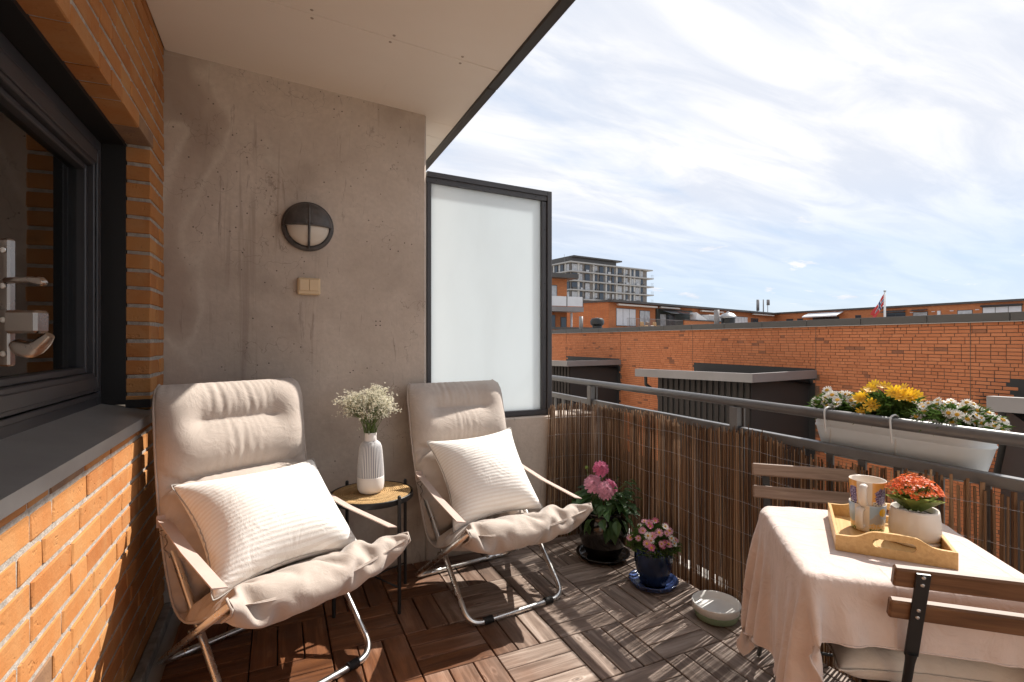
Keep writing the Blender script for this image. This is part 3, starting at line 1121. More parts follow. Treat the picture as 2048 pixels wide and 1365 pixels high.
# ------------------------------------------------------------------ railing
XR = 2.0
rail = thing('balcony_railing', 'grey steel balcony railing with round handrail behind the reed matting', 'railing', (XR, 0, 0))
MB().tube([(0, -1.6, 0.971), (0, 5.2, 0.971)], 0.0215, 20).build('handrail', MT['rail'], rail, True)
MB().bbox((-0.018, -1.6, 0.820), (0.018, 5.2, 0.857), 0.003).build('lower_rail', MT['rail'], rail)
post = MB()
post.bbox((-0.030, -0.022, -0.03), (-0.0185, 0.022, 0.952), 0.002)
post.bbox((0.0185, -0.022, -0.03), (0.030, 0.022, 0.952), 0.002)
post.bbox((-0.018, -0.012, 0.858), (0.018, 0.012, 0.951), 0.001)
pme = post.mesh('post', MT['rail'])
for y in (-0.70, 0.54, 1.778, 3.02, 4.26):
    inst('post', pme, rail, (0, y, 0))
bal = MB().bbox((-0.006, -0.014, -0.03), (0.006, 0.014, 0.819), 0.0015).mesh('baluster', MT['rail'])
y = -0.645 + 0.123 * 2
yy = 0.833 - 0.123 * 10
while yy < 4.9:
    if all(abs(yy - p) > 0.03 for p in (-0.70, 0.54, 1.778, 3.02, 4.26)):
        inst('baluster', bal, rail, (0, yy, 0))
    yy += 0.123

# ------------------------------------------------------------------ small cloth solver (position based, grid sheets)
class Sheet:
    def __init__(s, X, rest=None, w=None, bend=0.3, kx=1.0, ky=1.0, shear=0.5):
        s.a, s.b = X.shape[:2]
        s.X = X.reshape(-1, 3).astype(float).copy()
        s.P = s.X.copy()
        Rr = (rest if rest is not None else X).reshape(-1, 3)
        s.w = np.ones(len(s.X)) if w is None else w.reshape(-1).astype(float)
        I = np.arange(s.a * s.b).reshape(s.a, s.b)
        B = []

        def addb(p, q, k, st):
            p = p.reshape(-1); q = q.reshape(-1)
            l = np.linalg.norm(Rr[p] - Rr[q], axis=1) * k
            ws = s.w[p] + s.w[q]
            ok = ws > 0
            B.append((p[ok], q[ok], l[ok], st, (s.w[p] / np.maximum(ws, 1e-9))[ok][:, None], (s.w[q] / np.maximum(ws, 1e-9))[ok][:, None]))
        for o in (0, 1):
            addb(I[o:-1:2], I[o + 1::2], kx, 1.0)
            addb(I[:, o:-1:2], I[:, o + 1::2], ky, 1.0)
        kd = (kx + ky) / 2
        for o in (0, 1):
            addb(I[o:-1:2, :-1], I[o + 1::2, 1:], kd, shear)
            addb(I[o:-1:2, 1:], I[o + 1::2, :-1], kd, shear)
        if bend > 0:
            for o in range(4):
                p = I[o:-2:4]; q = I[o + 2::4][:p.shape[0]]
                addb(p, q, kx, bend)
                p = I[:, o:-2:4]; q = I[:, o + 2::4][:, :p.shape[1]]
                addb(p, q, ky, bend)
        s.B = B

    def normals(s):
        G = s.X.reshape(s.a, s.b, 3)
        du = np.gradient(G, axis=0); dv = np.gradient(G, axis=1)
        n = np.cross(du, dv).reshape(-1, 3)
        return n / np.maximum(np.linalg.norm(n, axis=1, keepdims=True), 1e-9)

    def step(s, acc, it=6, damp=0.96, collide=None, maxv=0.02):
        v = (s.X - s.P) * damp
        sp = np.linalg.norm(v, axis=1, keepdims=True)
        v *= np.minimum(1, maxv / np.maximum(sp, 1e-9))
        s.P = s.X.copy()
        s.X = s.X + (v + acc) * (s.w[:, None] > 0)
        for _ in range(it):
            for (p, q, l, st, wp, wq) in s.B:
                d = s.X[q] - s.X[p]
                L = np.linalg.norm(d, axis=1)
                c = (d * ((L - l) / np.maximum(L, 1e-9) * st)[:, None])
                s.X[p] += c * wp
                s.X[q] -= c * wq
            if collide is not None: collide(s)

    def grid(s): return s.X.reshape(s.a, s.b, 3)


def add_subsurf(o, lv=1):
    m = o.modifiers.new('smooth', 'SUBSURF')
    m.levels = lv; m.render_levels = lv


def make_pillow(w, h, steps, press, seed, buttons=None, na=40, slack=1.0):
    """two sheets sewn round the edge and blown up; returns front and back grids"""
    nb = max(8, int(na * h / w))
    r = np.random.default_rng(seed)
    U, V = np.meshgrid(np.linspace(-w / 2, w / 2, na), np.linspace(-h / 2, h / 2, nb), indexing='ij')
    base = np.stack([U, V, np.zeros_like(U)], 2)
    edge = np.zeros((na, nb), bool); edge[0] = edge[-1] = True; edge[:, 0] = edge[:, -1] = True
    bump = 0.012 * (1 - (2 * U / w) ** 2) * (1 - (2 * V / h) ** 2)
    jit = r.normal(size=base.shape) * 0.0012
    jit[edge] = 0
    F = base + jit; F[..., 2] += bump
    Bk = base.copy(); Bk[..., 2] -= bump
    f = Sheet(F, base, bend=0.12, kx=slack, ky=slack); b = Sheet(Bk, base, bend=0.12, kx=slack, ky=slack)
    e = edge.reshape(-1)

    def sew(_):
        m = (f.X[e] + b.X[e]) / 2
        f.X[e] = m; b.X[e] = m
        if buttons is not None:
            for (i, j, z) in buttons:
                k = i * nb + j
                f.X[k, 2] = z; b.X[k, 2] = -z
    for k in range(steps):
        pr = press * min(1, k / 30)
        f.step(f.normals() * pr, 5, 0.93)
        b.step(-b.normals() * pr, 5, 0.93)
        sew(None)
    m = (f.X[e] + b.X[e]) / 2
    f.X[e] = m; b.X[e] = m
    return f.grid(), b.grid()


def pillow_object(name, label, cat, F, B, mat, M, group=None, trim=True):
    t = thing(name, label, cat, group=group)
    t.matrix_world = M
    mb = MB()
    mb.grid(F); mb.grid(B, flip=True)
    o = mb.build('cover', mat, t, True)
    # weld the two sheets along the seam
    import bmesh
    bm = bmesh.new(); bm.from_mesh(o.data)
    bmesh.ops.remove_doubles(bm, verts=bm.verts, dist=1e-5)
    bm.to_mesh(o.data); bm.free()
    o.data.polygons.foreach_set('use_smooth', [True] * len(o.data.polygons))
    add_subsurf(o, 1)
    if trim:
        ring = list(F[:, 0]) + list(F[-1, 1:]) + list(F[::-1, -1][1:]) + list(F[0, ::-1][1:])
        MB().tube([tuple(p) for p in ring], 0.0028, 6, False).build('seam_piping', MT['thread'] if trim == 'dark' else mat, o, True)
    return t


# ------------------------------------------------------------------ lounge chairs
def make_lounge_chair(up):
    """up: radians the backrest is turned towards upright about the hip"""
    def lean(y, z):
        k = min(1.0, max(0.0, (z - 0.36) / 0.20))
        a = -up * k
        dy, dz = y + 0.10, z - 0.44
        return (-0.10 + dy * math.cos(a) + dz * math.sin(a), 0.44 - dy * math.sin(a) + dz * math.cos(a)) if y > -0.2 else (y, z)
    t = thing('lounge_chair', '', 'chair')
    fr = MB()
    r = 0.0125
    hw = 0.270
    for sx in (-1, 1):
        x = sx * hw
    # frame one: floor bar in front, rising back to carry the backrest
    bw = 0.258
    pts = [(-bw, 0.152, 0.995), (-hw, -0.030, 0.520), (-hw + 0.012, -0.600, 0.0135), (hw - 0.012, -0.600, 0.0135), (hw, -0.030, 0.520), (bw, 0.152, 0.995)]
    pts = [(p[0], *lean(p[1], p[2])) for p in pts]
    MB().tube(fillet(pts, 0.075, 8), r, 14).build('back_frame', MT['alu'], t, True)
    tb = lean(0.152, 0.990)
    MB().tube([(-bw + 0.002, *tb), (bw - 0.002, *tb)], r * 0.98, 12).build('top_bar', MT['alu'], t, True)
    # frame two: floor bar behind, rising forward to carry the seat
    hw2 = 0.292
    pts = [(-hw2 - 0.012, -0.690, 0.458), (-hw2, -0.02, 0.0135), (hw2, -0.02, 0.0135), (hw2 + 0.012, -0.690, 0.458)]
    MB().tube(fillet(pts, 0.085, 8), r, 14).build('seat_frame', MT['alu'], t, True)
    grip = MB()
    for k in range(9):
        x0 = -0.022 + k * 0.005
        grip.lathe([(0.0150, x0), (0.0165, x0 + 0.0012), (0.0165, x0 + 0.0034), (0.0150, x0 + 0.0046)], 14, Matrix.Rotation(R(90), 4, 'Y'))
    gme = grip.mesh('floor_grip', MT['rubber'], True)
    for x in (-0.165, 0.165):
        inst('floor_grip', gme, t, (x, -0.600, 0.0165))
    gm2 = MB().lathe([(0.0135, -0.03), (0.0148, -0.028), (0.0148, 0.028), (0.0135, 0.03)], 12, Matrix.Rotation(R(90), 4, 'Y')).mesh('sleeve', MT['alu'], True)
    for x in (-0.17, 0.17):
        inst('sleeve', gm2, t, (x, -0.02, 0.0142))
    for sx in (-1, 1):     # pivot bolts where the frames cross
        MB().lathe([(0, -0.02), (0.007, -0.02), (0.008, -0.017), (0.008, 0.017), (0.007, 0.02), (0, 0.02)], 10, Matrix.Translation((sx * 0.281, -0.353, 0.2545)) @ Matrix.Rotation(R(90), 4, 'Y')).build('pivot', MT['steel'], t)

    # padded sling: sheet on a profile, quilted and puffed out
    prof = [(0.142, 1.022), (0.105, 0.995), (0.080, 0.93), (0.052, 0.84), (0.008, 0.70), (-0.060, 0.540), (-0.125, 0.400), (-0.190, 0.300), (-0.270, 0.272), (-0.36, 0.288), (-0.50, 0.350), (-0.61, 0.420), (-0.685, 0.476), (-0.722, 0.486), (-0.738, 0.468), (-0.724, 0.444), (-0.680, 0.418), (-0.590, 0.366)]
    prof = [lean(*p) for p in prof]
    na, nb = 136, 54
    C, L = spline(prof, na)
    tt = np.linspace(-1, 1, nb)
    s = np.linspace(0, L, na)
    fi = int(np.argmin(np.abs(C[:, 0] + 0.722) + np.abs(C[:, 1] - 0.49) * 0.5))
    sf = s[fi]
    half = np.interp(s, [0, 0.02, 0.05, 0.10, 0.5, 0.75, sf - 0.06, sf, L], [0.262, 0.280, 0.290, 0.296, 0.296, 0.292, 0.305, 0.330, 0.292])
    base = np.zeros((na, nb, 3))
    base[..., 0] = half[:, None] * tt[None, :]
    sag = np.interp(s, [0, 0.62, 0.80, sf, L], [0, 0.0, 0.040, 0.044, 0.040])
    base[..., 1] = C[:, 0][:, None] + 0 * tt[None, :]
    base[..., 2] = C[:, 1][:, None] - sag[:, None] * (1 - tt[None, :] ** 2)
    # outward normal of the sitting side
    tan = np.gradient(C, axis=0); tan /= np.linalg.norm(tan, axis=1, keepdims=True)
    nor = np.stack([np.zeros(na), tan[:, 1], -tan[:, 0]], 1)       # (x,y,z) of rotated tangent
    if nor[10, 1] > 0: nor = -nor
    rr = np.random.default_rng(3)
    top = base.copy()
    lift = 0.016 * np.clip((1 - np.abs(tt) ** 6), 0, 1)[None, :, None]
    mask = np.ones(na); mask[0] = 0; mask[-1] = 0
    top += nor[:, None, :] * lift * mask[:, None, None]
    w = np.ones((na, nb)); w[0] = 0; w[-1] = 0; w[:, 0] = 0; w[:, -1] = 0
    pin = []
    for (d, half_w) in ((0.170, 0.50), (0.385, 0.86)):     # cross seams
        i = int(np.argmin(np.abs(s - d)))
        js = np.abs(tt) <= half_w
        top[i, js] = base[i, js] + nor[i] * 0.021
        w[i, js] = 0
    jit = rr.normal(size=top.shape) * 0.0018 * (w > 0)[..., None]
    kx = 1.07; ky = 1.105
    sh = Sheet(top + jit, base, w, bend=0.05, kx=kx, ky=ky, shear=0.35)
    # extra slack in the seat-front hem so that it gathers
    zone = np.interp(s, [0, sf - 0.16, sf - 0.06, L], [0, 0, 1, 1])
    sh2 = []
    for (p, q, l, st, wp, wq) in sh.B:
        zi = (zone[p // nb] + zone[q // nb]) / 2
        dx = np.abs(p % nb - q % nb) > 0
        sh2.append((p, q, l * (1 + 0.035 * zi * dx - 0.045 * zi * (~dx)), st, wp, wq))
    sh.B = sh2
    pz = np.repeat(np.interp(s, [0, 0.5, 0.66, sf - 0.08, L], [1, 1, 0.22, 0.10, 0.06]), nb)[:, None]
    sgn = 1.0 if (sh.normals()[20 * nb + nb // 2] @ nor[20]) > 0 else -1.0
    for k in range(120):
        sh.step(sh.normals() * sgn * 0.00065 * min(1, k / 25) * pz, 5, 0.90)
    G = sh.grid().copy()
    hemz = np.interp(s, [0, sf - 0.16, sf - 0.08, L], [0.15, 0.15, 0.6, 0.6])[1:-1, None, None]
    for _ in range(2):
        avg = (G[:-2, 1:-1] + G[2:, 1:-1] + G[1:-1, :-2] + G[1:-1, 2:]) / 4
        keep = (w[1:-1, 1:-1] > 0)[..., None]
        G[1:-1, 1:-1] = np.where(keep, G[1:-1, 1:-1] * (1 - hemz) + avg * hemz, G[1:-1, 1:-1])
    under = base - nor[:, None, :] * np.interp(s, [0, sf - 0.2, sf - 0.10, L], [0.018, 0.018, 0.026, 0.026])[:, None, None] * (1.0 * np.clip(1 - tt ** 8, 0, 1))[None, :, None] * mask[:, None, None]
    mb = MB(); mb.grid(G, flip=(sgn < 0)); mb.grid(under, flip=(sgn > 0))
    o = mb.build('padded_sling', MT['canvas'], t, True)
    import bmesh
    bm = bmesh.new(); bm.from_mesh(o.data)
    bmesh.ops.remove_doubles(bm, verts=bm.verts, dist=2e-4)
    bmesh.ops.recalc_face_normals(bm, faces=bm.faces)
    bm.to_mesh(o.data); bm.free()
    o.data.polygons.foreach_set('use_smooth', [True] * len(o.data.polygons))
    add_subsurf(o, 1)
    # side piping of the sling
    for j in (0, nb - 1):
        MB().tube([tuple(p) for p in base[::3, j]], 0.0045, 6).build('edge_binding', MT['canvas'], o, True)
    # webbing arm straps with hooks
    for sx in (-1, 1):
        a = Vector((sx * 0.290, -0.085, 0.570)); b = Vector((sx * 0.318, -0.640, 0.492))
        mid = (a + b) / 2 + Vector((0, 0, -0.010))
        pth = [a + (mid - a) * (k / 5) for k in range(6)] + [mid + (b - mid) * (k / 5) for k in range(1, 6)]
        m = MB()
        P = []
        for k, p in enumerate(pth):
            tw = 1.0
            P.append([tuple(p + Vector((-0.022 * tw, 0, 0.006))), tuple(p + Vector((0.022 * tw, 0, -0.006)))])
        P = np.array(P)
        m.grid(P); 
        st = m.build('arm_strap', MT['strap'], t)
        sd = st.modifiers.new('t', 'SOLIDIFY'); sd.thickness = 0.004
        # loop of webbing round the back tube, and the steel hook
        lp = MB()
        lp.bbox((sx * 0.292 - 0.020, -0.094, 0.545), (sx * 0.292 - 0.016 + 0.03, -0.089, 0.59), 0.001)
        lp.build('strap_loop', MT['strap'], st)
        h = [(sx * 0.296 + 0.018, -0.110, 0.540), (sx * 0.296 - 0.018, -0.112, 0.538), (sx * 0.296, -0.120, 0.512), (sx * 0.296 + 0.018, -0.110, 0.540)]
        MB().tube(h, 0.0022, 6).build('ring', MT['steel'], t, True)
        h = [(sx * 0.296, -0.118, 0.520), (sx * 0.296 + 0.006, -0.130, 0.495), (sx * 0.296 - 0.006, -0.138, 0.480), (sx * 0.296 + 0.004, -0.150, 0.462), (sx * 0.290, -0.155, 0.448)]
        MB().tube([tuple(p) for p in spline(h, 14)[0]], 0.0022, 6).build('hook', MT['steel'], t, True)
    return t


chair_a = make_lounge_chair(R(9.5))
chair_b = make_lounge_chair(R(1.5))
tag(chair_a, 'beige padded folding lounge chair next to the brick wall', 'chair', 'padded lounge chairs')
tag(chair_b, 'beige padded folding lounge chair in front of the frosted screen', 'chair', 'padded lounge chairs')
chair_a.location = (-0.168, 2.525, 0); chair_a.rotation_euler = (0, 0, R(27)); chair_a.scale = (1.03, 1.03, 1.035)
chair_b.location = (0.948, 2.744, 0); chair_b.rotation_euler = (0, 0, R(7))


def pose(loc, az, tilt, roll):
    return Matrix.Translation(loc) @ Matrix.Rotation(az, 4, 'Z') @ Matrix.Rotation(tilt, 4, 'X') @ Matrix.Rotation(roll, 4, 'Z')


F, B = make_pillow(0.60, 0.50, 110, 0.0011, 5)
pillow_object('pillow', 'wide white ribbed pillow on the chair by the brick wall', 'pillow', F, B, MT['pillow'], pose((-0.022, 2.238, 0.566), 0.495, 0.715, -0.033), 'white ribbed pillows', trim='dark')
F, B = make_pillow(0.51, 0.50, 110, 0.0011, 8)
pillow_object('pillow', 'square white ribbed pillow on the chair in front of the frosted screen', 'pillow', F, B, MT['pillow'], pose((0.972, 2.458, 0.574), 0.018, 0.881, 0.055), 'white ribbed pillows', trim='dark')

# ------------------------------------------------------------------ wall lamp and switch on the concrete
lamp = thing('wall_lamp', 'round bulkhead wall lamp with half visor and cross bar on the concrete', 'lamp', (0.145, YW, 1.864))
RX = Matrix.Rotation(R(90), 4, 'X')           # local z of the lathe points out of the wall
MB().lathe([(0.0, 0.0), (0.122, 0.0), (0.128, 0.006), (0.128, 0.022), (0.120, 0.030), (0.112, 0.034), (0.104, 0.030), (0.104, 0.02), (0, 0.02)], 56, RX).build('base_ring', MT['lamp_metal'], lamp, True, sharp=50)
dome = [(0.104 * math.cos(a), 0.030 + 0.062 * math.sin(a)) for a in np.linspace(0, math.pi / 2, 14)]
MB().lathe(dome, 48, RX).build('opal_dome', MT['lamp_glass'], lamp, True)
vis = MB()
P = []
for a in np.linspace(0, math.pi / 2, 12):
    row = []
    for b in np.linspace(R(-4), R(184), 40):
        rr_, zz = 0.113 * math.cos(a), 0.030 + 0.068 * math.sin(a)
        row.append((rr_ * math.cos(b), -zz, rr_ * math.sin(b)))
    P.append(row)
vo = vis.grid(np.array(P)).build('visor', MT['lamp_metal'], lamp, True)
sd = vo.modifiers.new('t', 'SOLIDIFY'); sd.thickness = 0.005; sd.offset = 1
br = [(0.002, -(0.030 + 0.072 * math.sin(a)), -0.116 * math.cos(a) if True else 0) for a in np.linspace(0, math.pi, 26)]
MB().tube(br, 0.0062, 8).build('vertical_bar', MT['lamp_metal'], lamp, True)
br = [(-0.114 * math.cos(a), -(0.030 + 0.071 * math.sin(a)), -0.004) for a in np.linspace(0, math.pi, 26)]
MB().tube(br, 0.0058, 8).build('horizontal_bar', MT['lamp_metal'], lamp, True)

sw_ = thing('light_switch', 'cream double light switch below the wall lamp', 'switch', (0.150, YW, 1.551))
MB().bbox((-0.056, -0.030, -0.044), (0.056, -0.0005, 0.044), 0.006).build('housing', MT['beige_plastic'], sw_)
for sx in (-1, 1):
    x0, x1 = (0.001, 0.046) if sx > 0 else (-0.046, -0.001)
    MB().bbox((x0, -0.0355, -0.024), (x1, -0.0302, 0.036), 0.002).build('rocker', MT['beige_plastic'], sw_)

# ------------------------------------------------------------------ side table with jute mat, vase and gypsophila
TS = (0.42, 2.565)
st = thing('side_table', 'small round black metal side table between the lounge chairs', 'table', (*TS, 0))
MB().lathe([(0.0, 0.500), (0.188, 0.500), (0.196, 0.500), (0.199, 0.504), (0.199, 0.526), (0.196, 0.528), (0.193, 0.524), (0.190, 0.507), (0.0, 0.507)], 56).build('tray_top', MT['black_metal'], st, True, sharp=40)
for k in range(4):
    a = R(27 + 90 * k)
    ca, sa = math.cos(a), math.sin(a)
    leg = MB().tube([(0.208 * ca, 0.208 * sa, 0.0), (0.208 * ca, 0.208 * sa, 0.540)], 0.0085, 10)
    leg.lathe([(0.0085, 0.540), (0.006, 0.546), (0, 0.547)], 10, Matrix.Translation((0.208 * ca, 0.208 * sa, 0)))
    leg.build('leg', MT['black_metal'], st, True, sharp=60)
for k in (0, 1):
    a = R(27 + 90 * k)
    MB().tube([(0.205 * math.cos(a), 0.205 * math.sin(a), 0.110 + 0.008 * k), (-0.205 * math.cos(a), -0.205 * math.sin(a), 0.110 + 0.008 * k)], 0.004, 8).build('cross_brace', MT['black_metal'], st, True)

mat_ = MB()
prof = [(0.0, 0.008)]
for k in range(22):
    r0 = 0.183 * (k + 0.5) / 22
    prof += [(r0 - 0.0022, 0.0075), (r0, 0.0095), (r0 + 0.0022, 0.0075)]
prof += [(0.186, 0.006), (0.187, 0.003), (0.184, 0.0)]
jm = mat_.lathe(prof, 72)
jm.v = [(x + random.uniform(-.0006, .0006), y + random.uniform(-.0006, .0006), z + random.uniform(-.0007, .0009)) for x, y, z in jm.v]
jo = jm.build('placemat', MT['jute'], None, True, loc=(*TS, 0.5285 - 0.012))
jo.location.z = 0.5205
tag(jo, 'round woven jute mat under the white vase', 'placemat')

vz = 0.5305
vase = thing('vase', 'tall white vase with grey ribbed upper body on the side table', 'vase', (0.412, 2.552, vz))
vp = [(0.0, 0.0), (0.040, 0.0), (0.054, 0.006), (0.062, 0.022), (0.0645, 0.045), (0.064, 0.075)]
MB().lathe(vp + [(0.0635, 0.080)], 48).build('base', MT['matte_ceramic'], vase, True)
P = []
nn = 44
for (r0, z) in [(0.0634, 0.0802), (0.0615, 0.12), (0.0585, 0.16), (0.0550, 0.20), (0.052, 0.222), (0.045, 0.238), (0.034, 0.247), (0.0285, 0.251)]:
    row = []
    for j in range(nn * 6 + 1):
        a = 2 * math.pi * j / (nn * 6)
        rib = 0.0017 * (max(0.0, math.cos(a * nn)) ** 0.5 if math.cos(a * nn) > 0 else 0)
        row.append(((r0 - 0.001 + rib) * math.cos(a), (r0 - 0.001 + rib) * math.sin(a), z))
    P.append(row)


def rib_mat():
    M = Mat('ribbed_grey_white_glaze', (0.6, 0.6, 0.62), 0.5)
    sep = M.N('ShaderNodeSeparateXYZ'); M.L(M.tc(), sep.inputs[0])
    ang = M.math('ARCTAN2', sep.outputs['Y'], sep.outputs['X'])
    w = M.math('COSINE', M.math('MULTIPLY', ang, float(nn)))
    M.color(M.mix(M.rng(w, -0.35, 0.2), (0.155, 0.17, 0.205), (0.72, 0.69, 0.67)))
    return M.m


MB().grid(np.array(P), flip=True).build('ribbed_body', rib_mat(), vase, True)
MB().lathe([(0.0287, 0.2505), (0.0283, 0.254), (0.0283, 0.288), (0.0272, 0.290), (0.0250, 0.288), (0.0250, 0.245)], 40).build('neck', MT['matte_ceramic'], vase, True)

gy = thing('gypsophila', 'bunch of tiny white baby breath flowers standing in the ribbed vase', 'flowers', (0.412, 2.552, vz + 0.25))
stems = MB(); blooms = MB()
flower_pts = []
for i in range(64):
    a = random.uniform(0, 6.283); q = math.sqrt(random.random())
    ex, ey = 0.108 * q * math.cos(a), 0.090 * q * math.sin(a)
    ez = 0.240 - 0.085 * q * q + random.uniform(-0.055, 0.022)
    if i < 6: ex, ez = -0.085 - 0.045 * random.random(), 0.195 + random.uniform(-0.03, 0.02)
    b0 = (random.uniform(-0.016, 0.016), random.uniform(-0.016, 0.016), -0.03)
    m1_ = (b0[0] * 1.5 + ex * 0.10, b0[1] * 1.5 + ey * 0.10, 0.06)
    cpt = (ex * 0.55, ey * 0.55, 0.06 + (ez - 0.06) * 0.55)
    stems.tube([b0, m1_, cpt], 0.0011, 4, False)
    for j in range(9):
        tip = (ex + random.gauss(0, 0.020), ey + random.gauss(0, 0.020), ez + random.gauss(0, 0.018))
        stems.tube([cpt, ((cpt[0] + tip[0]) / 2 + random.gauss(0, .004), (cpt[1] + tip[1]) / 2, (cpt[2] + tip[2]) / 2), tip], 0.0004, 3, False)
        for _ in range(7):
            flower_pts.append((tip[0] + random.gauss(0, 0.0085), tip[1] + random.gauss(0, 0.0085), tip[2] + random.gauss(0, 0.0075)))
for p in flower_pts:
    r0 = random.uniform(0.0036, 0.0066)
    Mx = Matrix.Translation(p) @ Matrix.Rotation(random.uniform(0, 6.28), 4, 'Z') @ Matrix.Rotation(random.gauss(0, 0.7), 4, 'X')
    v = [(0, 0, 0)]
    fcs = []
    for k in range(5):
        a = k * 1.2566
        v += [(r0 * 0.5 * math.cos(a - .5), r0 * .5 * math.sin(a - .5), r0 * .3), (r0 * math.cos(a), r0 * math.sin(a), r0 * 0.45), (r0 * .5 * math.cos(a + .5), r0 * .5 * math.sin(a + .5), r0 * .3)]
        fcs.append((0, 1 + 3 * k, 2 + 3 * k, 3 + 3 * k))
    blooms.add(v, fcs, Mx)
    if random.random() < 0.5:
        blooms.add([(r0 * .5, 0, -r0 * .2), (-r0 * .3, r0 * .4, -r0 * .2), (-r0 * .3, -r0 * .4, -r0 * .2), (0, 0, r0 * .8)], [(0, 1, 3), (1, 2, 3), (2, 0, 3), (0, 2, 1)], Mx)
stems.build('stems', MT['stem'], gy)
tag(blooms.build('blossoms', MT['gyp'], gy), kind='stuff')

# ------------------------------------------------------------------ reed matting along the railing
reeds = thing('reed_screen', 'brown reed matting tied along the inside of the railing', 'screen', (0, 0, 0))
path = [(1.555, 2.868), (1.70, 2.868), (1.86, 2.866), (1.925, 2.845), (1.950, 2.79), (1.948, 2.6), (1.940, 2.3), (1.945, 2.0), (1.952, 1.7), (1.946, 1.4), (1.955, 1.1), (1.950, 0.8), (1.955, 0.4), (1.95, -0.2)]
PC, PL = spline(path, 900)
arc = np.linspace(0, PL, 900)


def reed_mesh(kind):
    m = MB()
    r0 = 1.0
    zs = [0, 0.11, 0.115, 0.12, 0.36, 0.365, 0.37, 0.66, 0.665, 0.67, 1.0]
    rs = [1, 0.97, 1.10, 0.97, 0.95, 1.08, 0.95, 0.92, 1.06, 0.92, 0.86]
    ph = random.random() * 6
    pts = [(0.4 * math.sin(z * 5 + ph), 0.4 * math.cos(z * 4 + ph), z) for z in zs]
    m.v = []
    n = 7
    vv = []; ff = []
    for (x, y, z), r_ in zip(pts, rs):
        for j in range(n):
            a = 2 * math.pi * j / n
            vv.append((x + r_ * math.cos(a), y + r_ * math.sin(a), z))
    for i in range(len(zs) - 1):
        for j in range(n):
            ff.append((i * n + j, i * n + (j + 1) % n, (i + 1) * n + (j + 1) % n, (i + 1) * n + j))
    ff.append(tuple((len(zs) - 1) * n + j for j in range(n)))
    m.add(vv, ff)
    return m


reed_protos = [reed_mesh(k) for k in range(6)]
reed_me = [m.mesh('reed', MT['reed'], True) for m in reed_protos]
lst = []
a_ = 0.004
while a_ < PL - 0.01:
    i = int(a_ / PL * 899)
    x, y = PC[i]
    near = max(0.0, min(1.0, (1.45 - y) / 0.35)) if x > 1.9 else 0.0
    rad = random.uniform(0.0013, 0.0025) * (1 + 1.3 * near)
    if random.random() < 0.05: rad *= 1.35
    top = 0.835 + random.uniform(-0.018, 0.016) + 0.012 * math.sin(a_ * 9)
    if x > 1.9 and y < 1.62: top -= min(1, (1.62 - y) / 0.3) * 0.035
    if x > 1.9 and y < 0.98: top += 0.015
    if random.random() < 0.04: top += 0.02
    lay = random.uniform(-0.004, 0.004)
    lean = random.gauss(0, 0.010)
    if x < 1.62 and y > 2.8: lean += 0.055 * (1.62 - x) / 0.065
    lst.append((x, y, a_, rad, top, lay, lean))
    gap = 2 * rad * random.uniform(0.50, 0.98) + (0.0026 if random.random() < 0.15 else 0)
    gap += near * random.uniform(0.002, 0.007)
    a_ += gap
order = sorted(range(len(lst)), key=lambda k: lst[k][0] ** 2 + lst[k][1] ** 2 if lst[k][1] > 0.55 else 99)
own = set(order[:300])
rest = MB()
for k, (x, y, a_, rad, top, lay, lean) in enumerate(lst):
    i = min(int(a_ / PL * 899), 897)
    tx, ty = PC[i + 1] - PC[i]; l = math.hypot(tx, ty); tx /= l; ty /= l
    loc = (x - ty * lay - tx * lean * top * 0.5, y + tx * lay - ty * lean * top * 0.5, 0.004)
    rz = random.uniform(0, 6.28)
    Mr = Matrix.Translation(loc) @ Matrix(((1, 0, tx * lean, 0), (0, 1, ty * lean, 0), (0, 0, 1, 0), (0, 0, 0, 1))) @ Matrix.Rotation(rz, 4, 'Z') @ Matrix.Diagonal((rad, rad, top, 1))
    if k in own:
        o = bpy.data.objects.new('reed', reed_me[k % 6]); link(o, reeds)
        # lean as a small rotation about the wall normal
        ax = Vector((-ty, tx, 0))
        q = Matrix.Rotation(math.atan(lean), 4, Vector((-ty, tx, 0)))
        o.matrix_world = Matrix.Translation(loc) @ q @ Matrix.Rotation(rz, 4, 'Z') @ Matrix.Diagonal((rad, rad, top, 1))
    else:
        p = reed_protos[k % 6]
        rest.add(p.v, p.f, Mr)
tag(rest.build('reeds', MT['reed'], reeds, True), kind='stuff')
for z in (0.10, 0.24, 0.38, 0.52, 0.66, 0.77):
    m = MB()
    for off in (-0.0075, 0.0075):
        pts = []
        for i in range(0, 899, 3):
            tx, ty = PC[min(i + 1, 898)] - PC[max(i - 1, 0)]; l = math.hypot(tx, ty)
            w_ = off * (1 if (i // 3) % 2 else 0.8)
            pts.append((PC[i][0] - ty / l * w_, PC[i][1] + tx / l * w_, z + 0.004 * math.sin(i * 0.05) + random.uniform(-.001, .001)))
        m.tube(pts, 0.0006, 4, False)
    m.build('binding_wire', MT['wire'], reeds)

